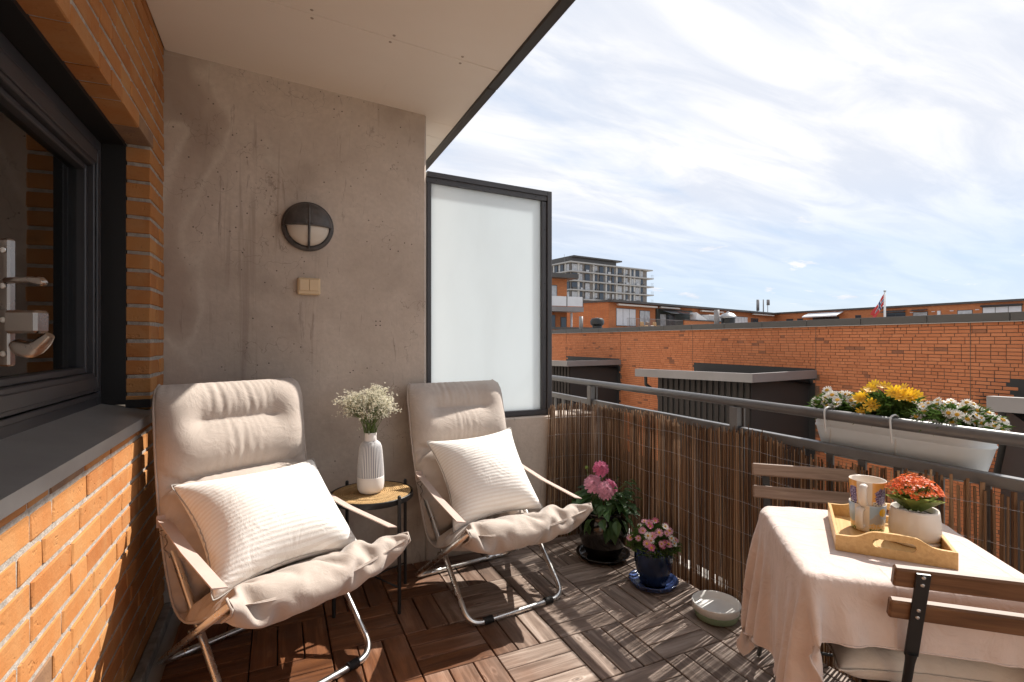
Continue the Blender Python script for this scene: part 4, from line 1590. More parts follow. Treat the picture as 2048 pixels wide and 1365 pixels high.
# ------------------------------------------------------------------ flower and leaf pieces
def petal_ring(mb, n, r0, r1, w, z0, z1, start=0.0, jitter=0.08, tipw=0.6, curl=0.0):
    for k in range(n):
        a = start + 2 * math.pi * k / n + random.uniform(-jitter, jitter)
        rr1 = r1 * random.uniform(0.92, 1.06)
        ca, sa = math.cos(a), math.sin(a)
        zt_ = z1 + random.uniform(-0.1, 0.1) * r1
        pts = [(r0, -w * 0.30, z0), (r0, w * 0.30, z0), ((r0 + rr1) * 0.55, w * 0.5, (z0 + zt_) / 2 + curl), (rr1 * 0.94, w * 0.5 * tipw, zt_), (rr1, 0, zt_ - curl * 0.3), (rr1 * 0.94, -w * 0.5 * tipw, zt_), ((r0 + rr1) * 0.55, -w * 0.5, (z0 + zt_) / 2 + curl)]
        mid = ((r0 + rr1) * 0.55, 0, (z0 + zt_) / 2 + curl - w * 0.12)
        pts.append(mid)
        v = [(x * ca - y * sa, x * sa + y * ca, z) for x, y, z in pts]
        mb.add(v, [(0, 1, 2, 7), (7, 2, 3, 4), (7, 4, 5, 6), (0, 7, 6)])


def daisy_mesh(name, r, petal, npet=15, disc=0.30, cup=0.0):
    m = MB()
    m.cm = 0
    petal_ring(m, npet, r * disc * 0.7, r, r * 2.0 * math.pi / npet * 0.62, 0.0, r * cup)
    m.cm = 1
    m.lathe([(r * disc, -0.001), (r * disc, r * 0.06), (r * disc * 0.75, r * 0.13), (0, r * 0.15)], 12)
    return m.mesh(name, [petal, MT['disc']])


def dahlia_mesh(name, r, petal):
    m = MB()
    for q in range(7):
        f = 1 - q / 7.5
        petal_ring(m, 16 - q, r * 0.10, r * f, r * 0.36 * (0.6 + 0.4 * f), 0.01 * q * r * 10, r * (0.02 + 0.60 * (q / 7) ** 0.9), q * 0.37, 0.14, 0.62, curl=r * 0.06)
    return m.mesh(name, [petal])


def leaf_shape(l, w, fold=0.18, droop=0.25, serr=0.0):
    """pointed leaf along +y with a folded midrib"""
    m = MB()
    ts = [0, 0.18, 0.38, 0.6, 0.82, 1.0]
    ws = [0.06, 0.72, 1.0, 0.82, 0.42, 0.02]
    v = []
    for t, ww in zip(ts, ws):
        z = -droop * l * t * t
        hw_ = w * 0.5 * ww
        v += [(-hw_, l * t, z + fold * hw_ * 2), (0, l * t, z), (hw_, l * t, z + fold * hw_ * 2)]
    f = []
    for i in range(5):
        f += [(3 * i, 3 * i + 1, 3 * i + 4, 3 * i + 3), (3 * i + 1, 3 * i + 2, 3 * i + 5, 3 * i + 4)]
    m.add(v, f)
    return m


def aim(p, d, roll=None, s=1.0):
    """matrix placing local +z along d"""
    q = Vector(d).to_track_quat('Z', 'Y').to_matrix().to_4x4()
    return Matrix.Translation(p) @ q @ Matrix.Rotation(random.uniform(0, 6.28) if roll is None else roll, 4, 'Z') @ Matrix.Scale(s, 4)


def put(name, me, parent, M):
    o = bpy.data.objects.new(name, me)
    link(o, parent)
    o.matrix_local = M
    return o


# ------------------------------------------------------------------ black pot with dahlia
pot1 = thing('plant_pot', 'large glossy black plant pot on a dark saucer by the reed matting', 'pot', (1.730, 2.500, 0.022))
MB().lathe([(0.0, 0.0), (0.085, 0.0), (0.100, 0.012), (0.128, 0.07), (0.143, 0.13), (0.144, 0.175), (0.134, 0.215), (0.120, 0.238), (0.126, 0.252), (0.130, 0.262), (0.122, 0.266), (0.112, 0.258), (0.108, 0.235)], 48).build('body', MT['black_glaze'], pot1, True)
MB().lathe([(0.0, 0.236), (0.110, 0.232)], 32).build('soil', MT['soil'], pot1)
em = MB()
for k in range(5):
    em.lathe([(0.0, 0.004), (0.012 - 0.001 * k, 0.003), (0.014, 0)], 8, Matrix.Translation((-0.063 - 0.012 * math.cos(k * 1.26), -0.118 + 0.004 * math.cos(k), 0.160 + 0.014 * math.sin(k * 1.26))) @ Matrix.Rotation(R(-28), 4, 'Z') @ Matrix.Rotation(R(95), 4, 'X'))
em.build('flower_relief', simple('rust_relief_glaze', (0.20, 0.07, 0.03), 0.25, var=0.4, vscale=60), pot1, True)
sc1 = MB().lathe([(0.0, 0.0), (0.105, 0.0), (0.135, 0.012), (0.152, 0.030), (0.156, 0.034), (0.150, 0.035), (0.130, 0.020), (0.100, 0.010), (0.0, 0.010)], 48).build('saucer', MT['black_glaze'], None, True, loc=(1.730, 2.500, 0.0015))
tag(sc1, 'dark saucer under the large black plant pot', 'saucer')

dh = thing('dahlia_plant', 'pink dahlia plant with dark green leaves in the black pot', 'plant', (1.730, 2.500, 0.25))
lm = [leaf_shape(0.085, 0.052).mesh('leaf', MT['leaf']), leaf_shape(0.068, 0.046, 0.1, 0.4).mesh('leaf', MT['leaf']), leaf_shape(0.095, 0.060, 0.25, 0.15).mesh('leaf', MT['leaf'])]
sm_ = MB()
for i in range(120):
    a = random.uniform(0, 6.283); q = math.sqrt(random.random())
    rad = 0.165 * q
    h = 0.175 * (1 - 0.75 * q * q) * random.uniform(0.35, 1.0) + 0.01
    if q > 0.75 and random.random() < 0.5: h = random.uniform(-0.06, 0.04)
    p = (rad * math.cos(a), rad * math.sin(a), h)
    M = Matrix.Translation(p) @ Matrix.Rotation(a - math.pi / 2 + random.gauss(0, 0.5), 4, 'Z') @ Matrix.Rotation(random.gauss(-0.25 - 0.6 * (h < 0.03), 0.35), 4, 'X') @ Matrix.Rotation(random.gauss(0, 0.3), 4, 'Y') @ Matrix.Scale(random.uniform(0.75, 1.25), 4)
    put('leaf', lm[i % 3], dh, M)
    if i % 4 == 0: sm_.tube([(p[0] * 0.25, p[1] * 0.25, -0.01), (p[0] * 0.7, p[1] * 0.7, h * 0.6), p], 0.0022, 5, False)
fd = dahlia_mesh('flower', 0.050, MT['petal_pink']); fp = dahlia_mesh('flower', 0.056, MT['petal_pale'])
for (p, me, d) in (((-0.045, -0.045, 0.283), fd, (-0.35, -0.75, 0.55)), ((-0.085, -0.030, 0.190), fp, (-0.4, -0.7, 0.6)), ((0.012, -0.055, 0.178), fd, (0.05, -0.7, 0.7)), ((-0.035, -0.075, 0.165), fp, (-0.2, -0.8, 0.5)), ((-0.06, 0.02, 0.20), fp, (-0.3, 0.0, 0.9))):
    put('flower', me, dh, aim(p, d))
    sm_.tube([(p[0] * 0.3, p[1] * 0.3, -0.01), (p[0] * 0.7, p[1] * 0.7, p[2] * 0.55), tuple(np.array(p) - np.array(d) * 0.01)], 0.003, 6, False)
bud = MB().lathe([(0, -0.010), (0.008, -0.006), (0.010, 0.002), (0.006, 0.010), (0, 0.013)], 10)
bd = bud.build('bud', MT['leaf_thick'], dh, True, loc=(-0.10, 0.02, 0.28))
sm_.tube([(-0.02, 0, 0), (-0.07, 0.01, 0.15), (-0.10, 0.02, 0.272)], 0.002, 5, False)
for i in range(34):      # finely cut growth on the right
    a = random.gauss(0.0, 0.5); l = random.uniform(0.10, 0.20)
    p0 = (0.09 * math.cos(a), 0.09 * math.sin(a), random.uniform(0.02, 0.15))
    p1 = (l * math.cos(a), l * math.sin(a), p0[2] + random.uniform(-0.02, 0.07))
    M = Matrix.Translation(p1) @ Matrix.Rotation(a - math.pi / 2 + random.gauss(0, 0.6), 4, 'Z') @ Matrix.Rotation(random.gauss(-0.1, 0.4), 4, 'X') @ Matrix.Diagonal((0.30, 0.55, 0.55, 1))
    put('leaf', lm[2], dh, M)
    sm_.tube([p0, p1], 0.0012, 4, False)
sm_.build('stems', MT['stem'], dh, True)

# ------------------------------------------------------------------ navy pot with pink daisies
PB = (1.772, 2.108)
pot2 = thing('plant_pot', 'small navy blue glazed plant pot on a blue saucer', 'pot', (*PB, 0.014))
MB().lathe([(0.0, 0.0), (0.062, 0.0), (0.070, 0.010), (0.086, 0.06), (0.096, 0.12), (0.098, 0.165), (0.097, 0.196), (0.093, 0.203), (0.088, 0.200), (0.088, 0.165)], 48).build('body', MT['navy_glaze'], pot2, True)
MB().lathe([(0.0, 0.176), (0.089, 0.172)], 32).build('soil', MT['soil'], pot2)
sc2 = MB().lathe([(0.0, 0.0), (0.095, 0.0), (0.112, 0.010), (0.122, 0.030), (0.126, 0.033), (0.121, 0.035), (0.108, 0.018), (0.095, 0.010), (0.0, 0.010)], 48).build('saucer', MT['blue_glaze'], None, True, loc=(*PB, 0.0015))
tag(sc2, 'mottled blue saucer under the navy plant pot', 'saucer')


def feathery(parent, rx, ry, h, n, base_z=0.0, ll=0.045, side=0.0, mat='leaf_fine', wid=0.006):
    """bushy mass of narrow leaflets on thin stems, joined: too fine to pick apart"""
    m = MB()
    lf = leaf_shape(1.0, 1.0, 0.2, 0.2)
    for i in range(n):
        a = random.uniform(0, 6.283); q = random.random() ** 0.5
        zz = random.random()
        env = math.sqrt(max(0.05, 1 - (zz * 0.95) ** 2))
        p = (rx * q * env * math.cos(a), ry * q * env * math.sin(a), base_z + h * zz)
        M = Matrix.Translation(p) @ Matrix.Rotation(a - math.pi / 2 + random.gauss(0, 0.8), 4, 'Z') @ Matrix.Rotation(random.uniform(-0.3, 1.2), 4, 'X') @ Matrix.Diagonal((wid * random.uniform(0.7, 1.4), ll * random.uniform(0.6, 1.3), ll, 1))
        m.add(lf.v, lf.f, M)
    return m


dz = thing('pink_daisy_plant', 'bushy pink marguerite daisies in the navy pot', 'plant', (*PB, 0.19))
tag(feathery(dz, 0.118, 0.118, 0.105, 1500, -0.005, 0.034, wid=0.0040).build('foliage', MT['leaf_fine'], dz), kind='stuff')
d1 = daisy_mesh('flower', 0.0195, MT['petal_pale'], 14, 0.32, 0.1); d2 = daisy_mesh('flower', 0.0185, MT['petal_white'], 14, 0.32, 0.05); d3 = daisy_mesh('flower', 0.017, MT['petal_pink'], 12, 0.34, 0.3)
stm = MB()
for i in range(32):
    a = random.uniform(0, 6.283); q = math.sqrt(random.random())
    p = (0.118 * q * math.cos(a), 0.118 * q * math.sin(a), 0.135 - 0.085 * q * q + random.uniform(-0.012, 0.02))
    if i < 8: p = (p[0] * 0.8 - 0.045, -abs(p[1]) - 0.025, p[2] - 0.02)
    d = (p[0] * 3 - 0.15, p[1] * 3 - 0.35, 0.55)
    put('flower', (d1, d2, d1, d3)[i % 4], dz, aim(p, d, None, random.uniform(0.85, 1.15)))
    stm.tube([(p[0] * .3, p[1] * .3, 0), tuple(np.array(p) - np.array(d) * 0.004)], 0.001, 4, False)
stm.build('stems', MT['stem'], dz)

# ------------------------------------------------------------------ slow feeder bowl
bw_ = thing('pet_bowl', 'shallow white bowl with sage green base on the deck by the tablecloth', 'bowl', (1.826, 1.742, 0.001))
MB().lathe([(0.0, 0.0), (0.078, 0.0), (0.090, 0.006), (0.1005, 0.036), (0.0985, 0.037), (0.0, 0.035)], 48).build('base', MT['bowl_green'], bw_, True, sharp=60)
MB().lathe([(0.0995, 0.0372), (0.1065, 0.068), (0.1055, 0.072), (0.1015, 0.072), (0.094, 0.046), (0.088, 0.040), (0.0, 0.040)], 48).build('dish', MT['bowl_white'], bw_, True)

# ------------------------------------------------------------------ bistro table, cloth
TC = (1.497, 0.853); TA = R(-40)        # local x = towards the railing corner, local y = away from camera
THX, THY, TZ = 0.246, 0.266, 0.706
bt = thing('bistro_table', 'small folding bistro table hidden under the blush tablecloth', 'table', (*TC, 0), TA)
for k in range(6):
    x0 = -THX + k * (2 * THX / 6)
    MB().bbox((x0 + 0.003, -THY, TZ - 0.020), (x0 + 2 * THX / 6 - 0.003, THY, TZ), 0.002).build('slat', MT['acacia'], bt)
for sx in (-1, 1):
    a, b = (-THY + 0.05, THY - 0.05)
    MB().tube([(sx * (THX - 0.05), a, TZ - 0.03), (sx * (THX - 0.05), b, 0.01)], 0.011, 10).build('leg', MT['black_metal'], bt, True)
    MB().tube([(sx * (THX - 0.08), b, TZ - 0.03), (sx * (THX - 0.08), a, 0.01)], 0.011, 10).build('leg', MT['black_metal'], bt, True)
MB().tube([(-THX + 0.05, THY - 0.06, 0.06), (THX - 0.05, THY - 0.06, 0.06)], 0.007, 8).build('stretcher', MT['black_metal'], bt, True)
MB().tube([(-THX + 0.08, -THY + 0.06, 0.06), (THX - 0.08, -THY + 0.06, 0.06)], 0.007, 8).build('stretcher', MT['black_metal'], bt, True)


def drape():
    u0, u1 = -THX - 0.345, THX + 0.22
    v0, v1 = -THY - 0.145, THY + 0.25
    sp = 0.0165
    nu, nv = int((u1 - u0) / sp), int((v1 - v0) / sp)
    U, V = np.meshgrid(np.linspace(u0, u1, nu), np.linspace(v0, v1, nv), indexing='ij')
    r = np.random.default_rng(11)
    X = np.stack([U, V, np.full_like(U, TZ + 0.012)], 2)
    # start with the overhang already folded part-way down so that it settles fast
    ox = np.maximum(0, np.abs(U) - THX - 0.004) ; oy = np.maximum(0, np.abs(V) - THY - 0.004)
    o = np.sqrt(ox ** 2 + oy ** 2)
    X[..., 0] = np.sign(U) * (np.minimum(np.abs(U), THX + 0.004) + ox * 0.35)
    X[..., 1] = np.sign(V) * (np.minimum(np.abs(V), THY + 0.004) + oy * 0.35)
    X[..., 2] -= o * 0.93
    X += r.normal(size=X.shape) * 0.0012
    rest = np.stack([U, V, np.zeros_like(U)], 2)
    s = Sheet(X, rest, None, bend=0.09, shear=0.28)
    e = 0.011

    def coll(c):
        P = c.X
        inx = THX + e - np.abs(P[:, 0]); iny = THY + e - np.abs(P[:, 1])
        dz = TZ + e - P[:, 2]
        inside = (inx > 0) & (iny > 0) & (dz > 0)
        if not inside.any(): return
        m = np.stack([inx, iny, dz], 1)
        k = np.argmin(m, 1)
        for ax in (0, 1):
            i = inside & (k == ax)
            P[i, ax] += np.sign(P[i, ax]) * m[i, ax]
        i = inside & (k == 2)
        P[i, 2] += m[i, 2]
        c.P[i, :2] = P[i, :2] - (P[i, :2] - c.P[i, :2]) * 0.3
    gacc = np.array([0, 0, -0.0006])
    for k in range(230):
        s.step(gacc, 10, 0.965 if k < 190 else 0.85, coll, 0.012)
    # settle the flat top: only the faintest waves remain
    G = s.grid()
    return G


G = drape()
cl = MB().grid(G).build('tablecloth', MT['linen'], None, True, loc=(*TC, 0), rot=(0, 0, TA))
add_subsurf(cl, 1)
ring = [tuple(p) for p in list(G[:, 0]) + list(G[-1, 1:]) + list(G[::-1, -1][1:]) + list(G[0, ::-1][1:])]
MB().tube(ring, 0.0024, 6, False).build('hem', MT['linen'], cl, True)
tag(cl, 'blush linen cloth draped over the small bistro table', 'tablecloth')

# ------------------------------------------------------------------ tray with mugs and potted kalanchoe
ZT = TZ + 0.0125
tray = thing('serving_tray', 'bamboo serving tray with cut out handles on the tablecloth', 'tray', (1.523, 0.857, ZT), R(37))
LX, LY = 0.150, 0.120
MB().bbox((-LX + 0.010, -LY + 0.008, 0.0), (LX - 0.010, LY - 0.008, 0.007), 0.001).build('base', MT['bamboo'], tray)
for sy in (-1, 1):
    m = MB()
    y0, y1 = (sy * LY - 0.0045, sy * LY + 0.0045)
    m.bbox((-LX + 0.0092, y0, -0.0005), (LX - 0.0092, y1, 0.040), 0.0015)
    m.build('side', MT['bamboo'], tray)


def handle_side(xc):
    """short side with raised middle and a long rounded slot"""
    m = MB()
    ys = np.linspace(-LY - 0.0045, LY + 0.0045, 41)
    top = [0.040 + 0.022 * (1 / (1 + math.exp((abs(y) - 0.062) / 0.0085))) for y in ys]
    th = 0.0045
    sl_hw, sl_hh, sl_z = 0.045, 0.0105, 0.034

    def slot(y):
        d = abs(y) - (sl_hw - sl_hh)
        if d <= 0: return sl_hh
        if d < sl_hh: return math.sqrt(sl_hh ** 2 - d * d)
        return None
    ys = sorted(set(list(ys) + [sg * (sl_hw - sl_hh + sl_hh * math.sin(a)) for sg in (-1, 1) for a in np.linspace(0, math.pi / 2, 7)]))
    for i in range(len(ys) - 1):
        a, b = ys[i], ys[i + 1]
        ta = 0.040 + 0.022 / (1 + math.exp((abs(a) - 0.062) / 0.0085)); tb = 0.040 + 0.022 / (1 + math.exp((abs(b) - 0.062) / 0.0085))
        sa, sb = slot(a), slot(b)
        if sa is None and sb is None: segs = [((-0.0005, ta), (-0.0005, tb))]
        else:
            sa = sa or 0.0; sb = sb or 0.0
            segs = [((-0.0005, sl_z - sa), (-0.0005, sl_z - sb)), ((sl_z + sa, ta), (sl_z + sb, tb))]
        for (za0, za1), (zb0, zb1) in segs:
            v = [(xc - th, a, za0), (xc + th, a, za0), (xc + th, a, za1), (xc - th, a, za1), (xc - th, b, zb0), (xc + th, b, zb0), (xc + th, b, zb1), (xc - th, b, zb1)]
            m.add(v, [(0, 4, 7, 3), (1, 2, 6, 5), (3, 7, 6, 2), (0, 1, 5, 4)])
    for (y, sgn) in ((ys[0], 1), (ys[-1], -1)):
        m.add([(xc - th, y, -0.0005), (xc + th, y, -0.0005), (xc + th, y, 0.0401), (xc - th, y, 0.0401)], [(0, 1, 2, 3) if sgn < 0 else (3, 2, 1, 0)])
    return m


for xc in (-LX + 0.0045, LX - 0.0045):
    handle_side(xc).build('handle_side', MT['bamboo'], tray)


def painted_mug(name, label, loc, rotz, paint, h, r):
    t = thing(name, label, 'mug', loc, rotz, 'stacked mugs')
    prof = [(r * 0.76, 0.0), (r * 0.83, 0.002)] + [(r * (0.85 + 0.15 * (z / h) ** 0.7), z) for z in np.linspace(0.004, h - 0.002, 40)] + [(r * 0.985, h), (r * 0.95, h - 0.001), (r * 0.88, h * 0.5), (r * 0.80, 0.006), (0, 0.005)]
    n = 128
    m = MB().lathe([(0, 0.001)] + prof, n)
    o = m.build('body', None, t, True) if False else None
    me = m.mesh('body', paint, True)
    ca = me.color_attributes.new('paint', 'FLOAT_COLOR', 'POINT')
    cols = []
    k = len(prof) + 1
    for (x, y, z) in m.v:
        a = math.degrees(math.atan2(y, x))
        inner = math.hypot(x, y) < r * (0.85 + 0.15 * (max(z, 0) / h) ** 0.7) - 0.0012 and z > 0.0035
        cols.extend((*PAINTS[name + label[:5]](a, z / h, inner), 1.0))
    ca.data.foreach_set('color', cols)
    o = bpy.data.objects.new('body', me); link(o, t)
    hd = [(r * 0.90, 0, h * 0.84), (r * 1.28, 0, h * 0.86), (r * 1.42, 0, h * 0.58), (r * 1.28, 0, h * 0.26), (r * 0.84, 0, h * 0.24)]
    pts = [tuple(p) for p in spline(hd, 20)[0]]
    MB().tube(pts, 0.0062, 10, True, None, (1.0, 1.55)).build('handle', MT['white_ceramic'], t, True)
    return t


def vpaint_mat(name):
    M = Mat(name, (1, 1, 1), 0.2)
    a = M.N('ShaderNodeVertexColor'); a.layer_name = 'paint'
    M.color(a.outputs['Color'])
    return M.m


MT['print'] = vpaint_mat('printed_glaze')
WHT = (0.74, 0.66, 0.58)


def upper(a, z, inner):
    """orange ground with a lavender bush and black and white blooms; plain strip behind the handle"""
    if inner or z > 0.985 or abs(a) < 23: return WHT
    n = mnoise.noise(Vector((a * 0.09, z * 9, 1.0)))
    if 27 < a < 98 or a < -27:
        aa = (a - 60) if a > 0 else (((a + 75) % 70) - 35)
        d = math.hypot(aa / 26.0, (z - 0.48) / 0.30) + 0.22 * n
        if d < 1.0:
            v = mnoise.noise(Vector((a * 0.35, z * 30, 4)))
            return (0.10, 0.07, 0.17) if v < 0.08 else (0.34, 0.30, 0.50)
        if z < 0.30:
            v = mnoise.noise(Vector((a * 0.22, z * 22, 9)))
            return (0.03, 0.03, 0.03) if v > 0.10 else (0.72, 0.66, 0.58)
        return (0.72, 0.36, 0.10)
    return (0.72, 0.45, 0.20)


def lower(a, z, inner):
    """pale blue sky, peaks, a yellow sun and a daisy meadow"""
    if inner or z > 0.985 or abs(a) < 23: return WHT
    n = mnoise.noise(Vector((a * 0.10, z * 8, 2.0)))
    if math.hypot((a - 70) / 15.0, (z - 0.76) / 0.15) < 1: return (0.85, 0.52, 0.03)
    peak = 0.34 + 0.40 * max(0, 1 - abs(a - 50) / 40.0) + 0.05 * n
    if z < 0.16 + 0.05 * n: 
        v = mnoise.noise(Vector((a * 0.25, z * 26, 7)))
        return (0.70, 0.66, 0.55) if v > 0.24 else (0.10, 0.17, 0.06)
    if z < 0.34 + 0.06 * n: 
        v = mnoise.noise(Vector((a * 0.3, z * 30, 5)))
        return (0.72, 0.44, 0.12) if v > 0 else (0.60, 0.55, 0.48)
    if z < peak: return (0.42, 0.42, 0.46)
    return (0.36, 0.50, 0.68)


PAINTS = {'muglower': lower, 'mugupper': upper}
mr = R(193)
mug_xy = (1.541, 0.912)
painted_mug('mug', 'lower of two stacked mugs, blue with painted yellow sun and mountains', (*mug_xy, ZT + 0.0072), mr, MT['print'], 0.078, 0.0455)
painted_mug('mug', 'upper of two stacked mugs, orange with dark lavender bushes', (mug_xy[0], mug_xy[1], ZT + 0.0072 + 0.0655), mr + R(8), MT['print'], 0.078, 0.0455)

PK = (1.556, 0.800, ZT + 0.0072)
ks = thing('ceramic_planter', 'white ceramic planter with matching saucer on the bamboo tray', 'pot', PK)
MB().lathe([(0.0, 0.0), (0.052, 0.0), (0.057, 0.003), (0.0575, 0.010), (0.054, 0.0135), (0.0, 0.0125)], 48).build('saucer', MT['white_ceramic'], ks, True)
MB().lathe([(0.050, 0.0132), (0.056, 0.018), (0.0575, 0.030), (0.0565, 0.055), (0.0535, 0.086), (0.0515, 0.092), (0.048, 0.090), (0.048, 0.070)], 48).build('body', MT['white_ceramic'], ks, True)
MB().lathe([(0.0, 0.078), (0.049, 0.076)], 24).build('soil', MT['soil'], ks)
ka = thing('kalanchoe', 'orange flowering kalanchoe with broad green leaves in the white planter', 'plant', (PK[0], PK[1], PK[2] + 0.075))
tl = leaf_shape(0.064, 0.054, 0.28, 0.05).mesh('leaf', MT['leaf_thick'], True)
for i in range(20):
    a = i * 2.399; t_ = i / 20
    M = Matrix.Translation((0.014 * math.cos(a), 0.014 * math.sin(a), 0.006 + 0.022 * t_)) @ Matrix.Rotation(a - math.pi / 2, 4, 'Z') @ Matrix.Rotation(R(38 + 22 * t_), 4, 'X') @ Matrix.Scale(random.uniform(0.8, 1.1), 4)
    put('leaf', tl, ka, M)
fl = MB()
for i in range(330):
    a = random.uniform(0, 6.283); q = math.sqrt(random.random())
    p = (0.062 * q * math.cos(a), 0.062 * q * math.sin(a), 0.100 - 0.034 * q * q + 0.006 * mnoise.noise(Vector((math.cos(a) * q * 3, math.sin(a) * q * 3, 0))) + random.uniform(-0.010, 0.003))
    M = aim(p, (p[0] * 14, p[1] * 14, 0.8), None, random.uniform(0.8, 1.25))
    for k in range(4):
        b = k * 1.5708
        cb, sb = math.cos(b), math.sin(b)
        v = [(0, 0, 0), (0.0035 * cb - 0.0022 * sb, 0.0035 * sb + 0.0022 * cb, 0.0014), (0.0062 * cb, 0.0062 * sb, 0.0020), (0.0035 * cb + 0.0022 * sb, 0.0035 * sb - 0.0022 * cb, 0.0014)]
        fl.add(v, [(0, 3, 2, 1)], M)
tag(fl.build('blossoms', MT['petal_orange'], ka), kind='stuff')
ks_ = MB()
for i in range(26):
    a = random.uniform(0, 6.283); q = math.sqrt(random.random())
    ks_.tube([(0.01 * math.cos(a), 0.01 * math.sin(a), 0.01), (0.05 * q * math.cos(a), 0.05 * q * math.sin(a), 0.084)], 0.0014, 5, False)
ks_.build('stems', MT['leaf_thick'], ka)

# ------------------------------------------------------------------ folding chairs
def make_folding_chair(wood):
    t = thing('folding_chair', '', 'chair')
    hwid = 0.195
    sl_ = MB().bbox((-hwid, -0.0095, -0.0235), (hwid, 0.0095, 0.0235), 0.004)
    for z, y in ((0.762, -0.0030), (0.682, 0.0215)):
        o = sl_.build('back_slat', wood, t, loc=(0, y, z), rot=(R(17), 0, 0))
    for sx in (-1, 1):
        x = sx * 0.146
        pts = [(x, -0.022, 0.776), (x, 0.022, 0.600), (x, 0.050, 0.490), (x, 0.360, 0.006)]
        m = MB()
        m.bbox((-0.013, -0.003, 0.0), (0.013, 0.003, 0.215), 0.001, Matrix.Translation((x, -0.0215, 0.778)) @ Matrix.Rotation(R(180 + 17), 4, 'X'))
        m.tube([(x, 0.0400, 0.580), (x, 0.047, 0.555), (x, 0.072, 0.475), (x, 0.092, 0.44), (x, 0.380, 0.008)], [0.012, 0.0095, 0.009, 0.009, 0.009], 10, True, None)
        lg = m.build('leg', MT['black_metal'], t, sharp=40)
        for z in (0.770, 0.752, 0.690, 0.672):
            sc_ = MB().lathe([(0, 0.0022), (0.0030, 0.0018), (0.0042, 0.0)], 10, Matrix.Translation((x, -0.0215 + (0.778 - z) * 0.306 - 0.0032, z)) @ Matrix.Rotation(R(90 + 17), 4, 'X'))
            sc_.build('screw', MT['alu'], lg)
        x2 = sx * 0.165
        MB().tube([(x2, 0.335, 0.425), (x2, -0.055, 0.008)], 0.0085, 10).build('leg', MT['black_metal'], t, True)
    MB().tube([(-0.146, 0.30, 0.115), (0.146, 0.30, 0.115)], 0.006, 8).build('stretcher', MT['black_metal'], t, True)
    MB().tube([(-0.165, 0.03, 0.10), (0.165, 0.03, 0.10)], 0.006, 8).build('stretcher', MT['black_metal'], t, True)
    ss = MB().bbox((-hwid, -0.026, -0.010), (hwid, 0.026, 0.010), 0.003).mesh('seat_slat', wood)
    for k in range(6):
        inst('seat_slat', ss, t, (0, 0.092 + 0.060 * k, 0.440))
    MB().box((-0.185, 0.07, 0.420), (-0.172, 0.41, 0.4295)).build('seat_rail', MT['black_metal'], t)
    MB().box((0.172, 0.07, 0.420), (0.185, 0.41, 0.4295)).build('seat_rail', MT['black_metal'], t)
    return t


fc1 = make_folding_chair(MT['acacia'])
tag(fc1, 'dark wooden slat folding chair with its back to the camera at right', 'chair', 'folding chairs at the bistro table')
fc1.location = (1.348, 0.530, 0); fc1.rotation_euler = (0, 0, R(-43))
fc2 = make_folding_chair(MT['acacia_grey'])
tag(fc2, 'sun bleached slat folding chair on the far side of the table by the reeds', 'chair', 'folding chairs at the bistro table')
fc2.location = (1.838, 1.302, 0); fc2.rotation_euler = (0, 0, R(137))
nbq = [(i, j, 0.012) for i in (8, 18, 28) for j in (5, 15, 25)]
F, B = make_pillow(0.520, 0.430, 120, 0.0011, 21, nbq, 37, 1.05)
pillow_object('seat_cushion', 'thick tufted beige cushion on the chair in front of the table', 'cushion', F, B, MT['seat_pad'], Matrix.Translation((1.348, 0.530, 0)) @ Matrix.Rotation(R(-43), 4, 'Z') @ Matrix.Translation((-0.03, 0.315, 0.495)) @ Matrix.Rotation(R(4), 4, 'Z'), trim=True)

# ------------------------------------------------------------------ rail planter
plt = thing('rail_planter', 'pale grey oval planter box hung on the outside of the handrail', 'planter', (2.105, 1.147, 0.80))


def oval(L, Wd, n=16):
    pts = []
    for k in range(n + 1):
        a = -math.pi / 2 + math.pi * k / n
        pts.append((Wd * math.sin(a) * -1 if False else Wd * math.cos(a - math.pi / 2) * -1, L))
    out = []
    s_ = L - Wd
    for k in range(n + 1):
        a = math.pi * k / n
        out.append((Wd * math.cos(a), s_ + Wd * math.sin(a)))
    for k in range(n + 1):
        a = math.pi + math.pi * k / n
        out.append((Wd * math.cos(a), -s_ + Wd * math.sin(a)))
    return out


def oval_loft(levels):
    m = MB()
    rings = [[(x, y, z) for x, y in oval(L, Wd)] for (L, Wd, z) in levels]
    n = len(rings[0]); v = [p for r_ in rings for p in r_]
    f = []
    for i in range(len(rings) - 1):
        for j in range(n):
            f.append((i * n + j, i * n + (j + 1) % n, (i + 1) * n + (j + 1) % n, (i + 1) * n + j))
    m.add(v, f)
    return m, n


m, n = oval_loft([(0.262, 0.056, 0.0), (0.270, 0.062, 0.03), (0.292, 0.078, 0.112), (0.2955, 0.0805, 0.115), (0.2965, 0.0815, 0.118), (0.2955, 0.0805, 0.121), (0.293, 0.0785, 0.124), (0.300, 0.084, 0.168), (0.3035, 0.0875, 0.171), (0.3035, 0.0875, 0.175), (0.299, 0.083, 0.176), (0.292, 0.076, 0.15), (0.285, 0.070, 0.13)])
m.f.append(tuple(reversed(range(n)))); m.m.append(0)
m.build('box', MT['planter'], plt, True, sharp=50)
m, n = oval_loft([(0.284, 0.0695, 0.140), (0.05, 0.02, 0.142)])
m.build('soil', MT['soil'], plt)
for y in (-0.055, 0.185):
    hk = [(-0.086, y - 0.010, 0.085), (-0.134, y - 0.008, 0.10), (-0.1355, y - 0.004, 0.165), (-0.128, y, 0.192), (-0.105, y, 0.2005), (-0.082, y, 0.192), (-0.078, y + 0.005, 0.165), (-0.074, y + 0.012, 0.10), (-0.064, y + 0.02, 0.02)]
    MB().tube([tuple(p) for p in spline(hk[1:], 36)[0]], 0.0034, 8).build('hook', MT['hook'], plt, True)


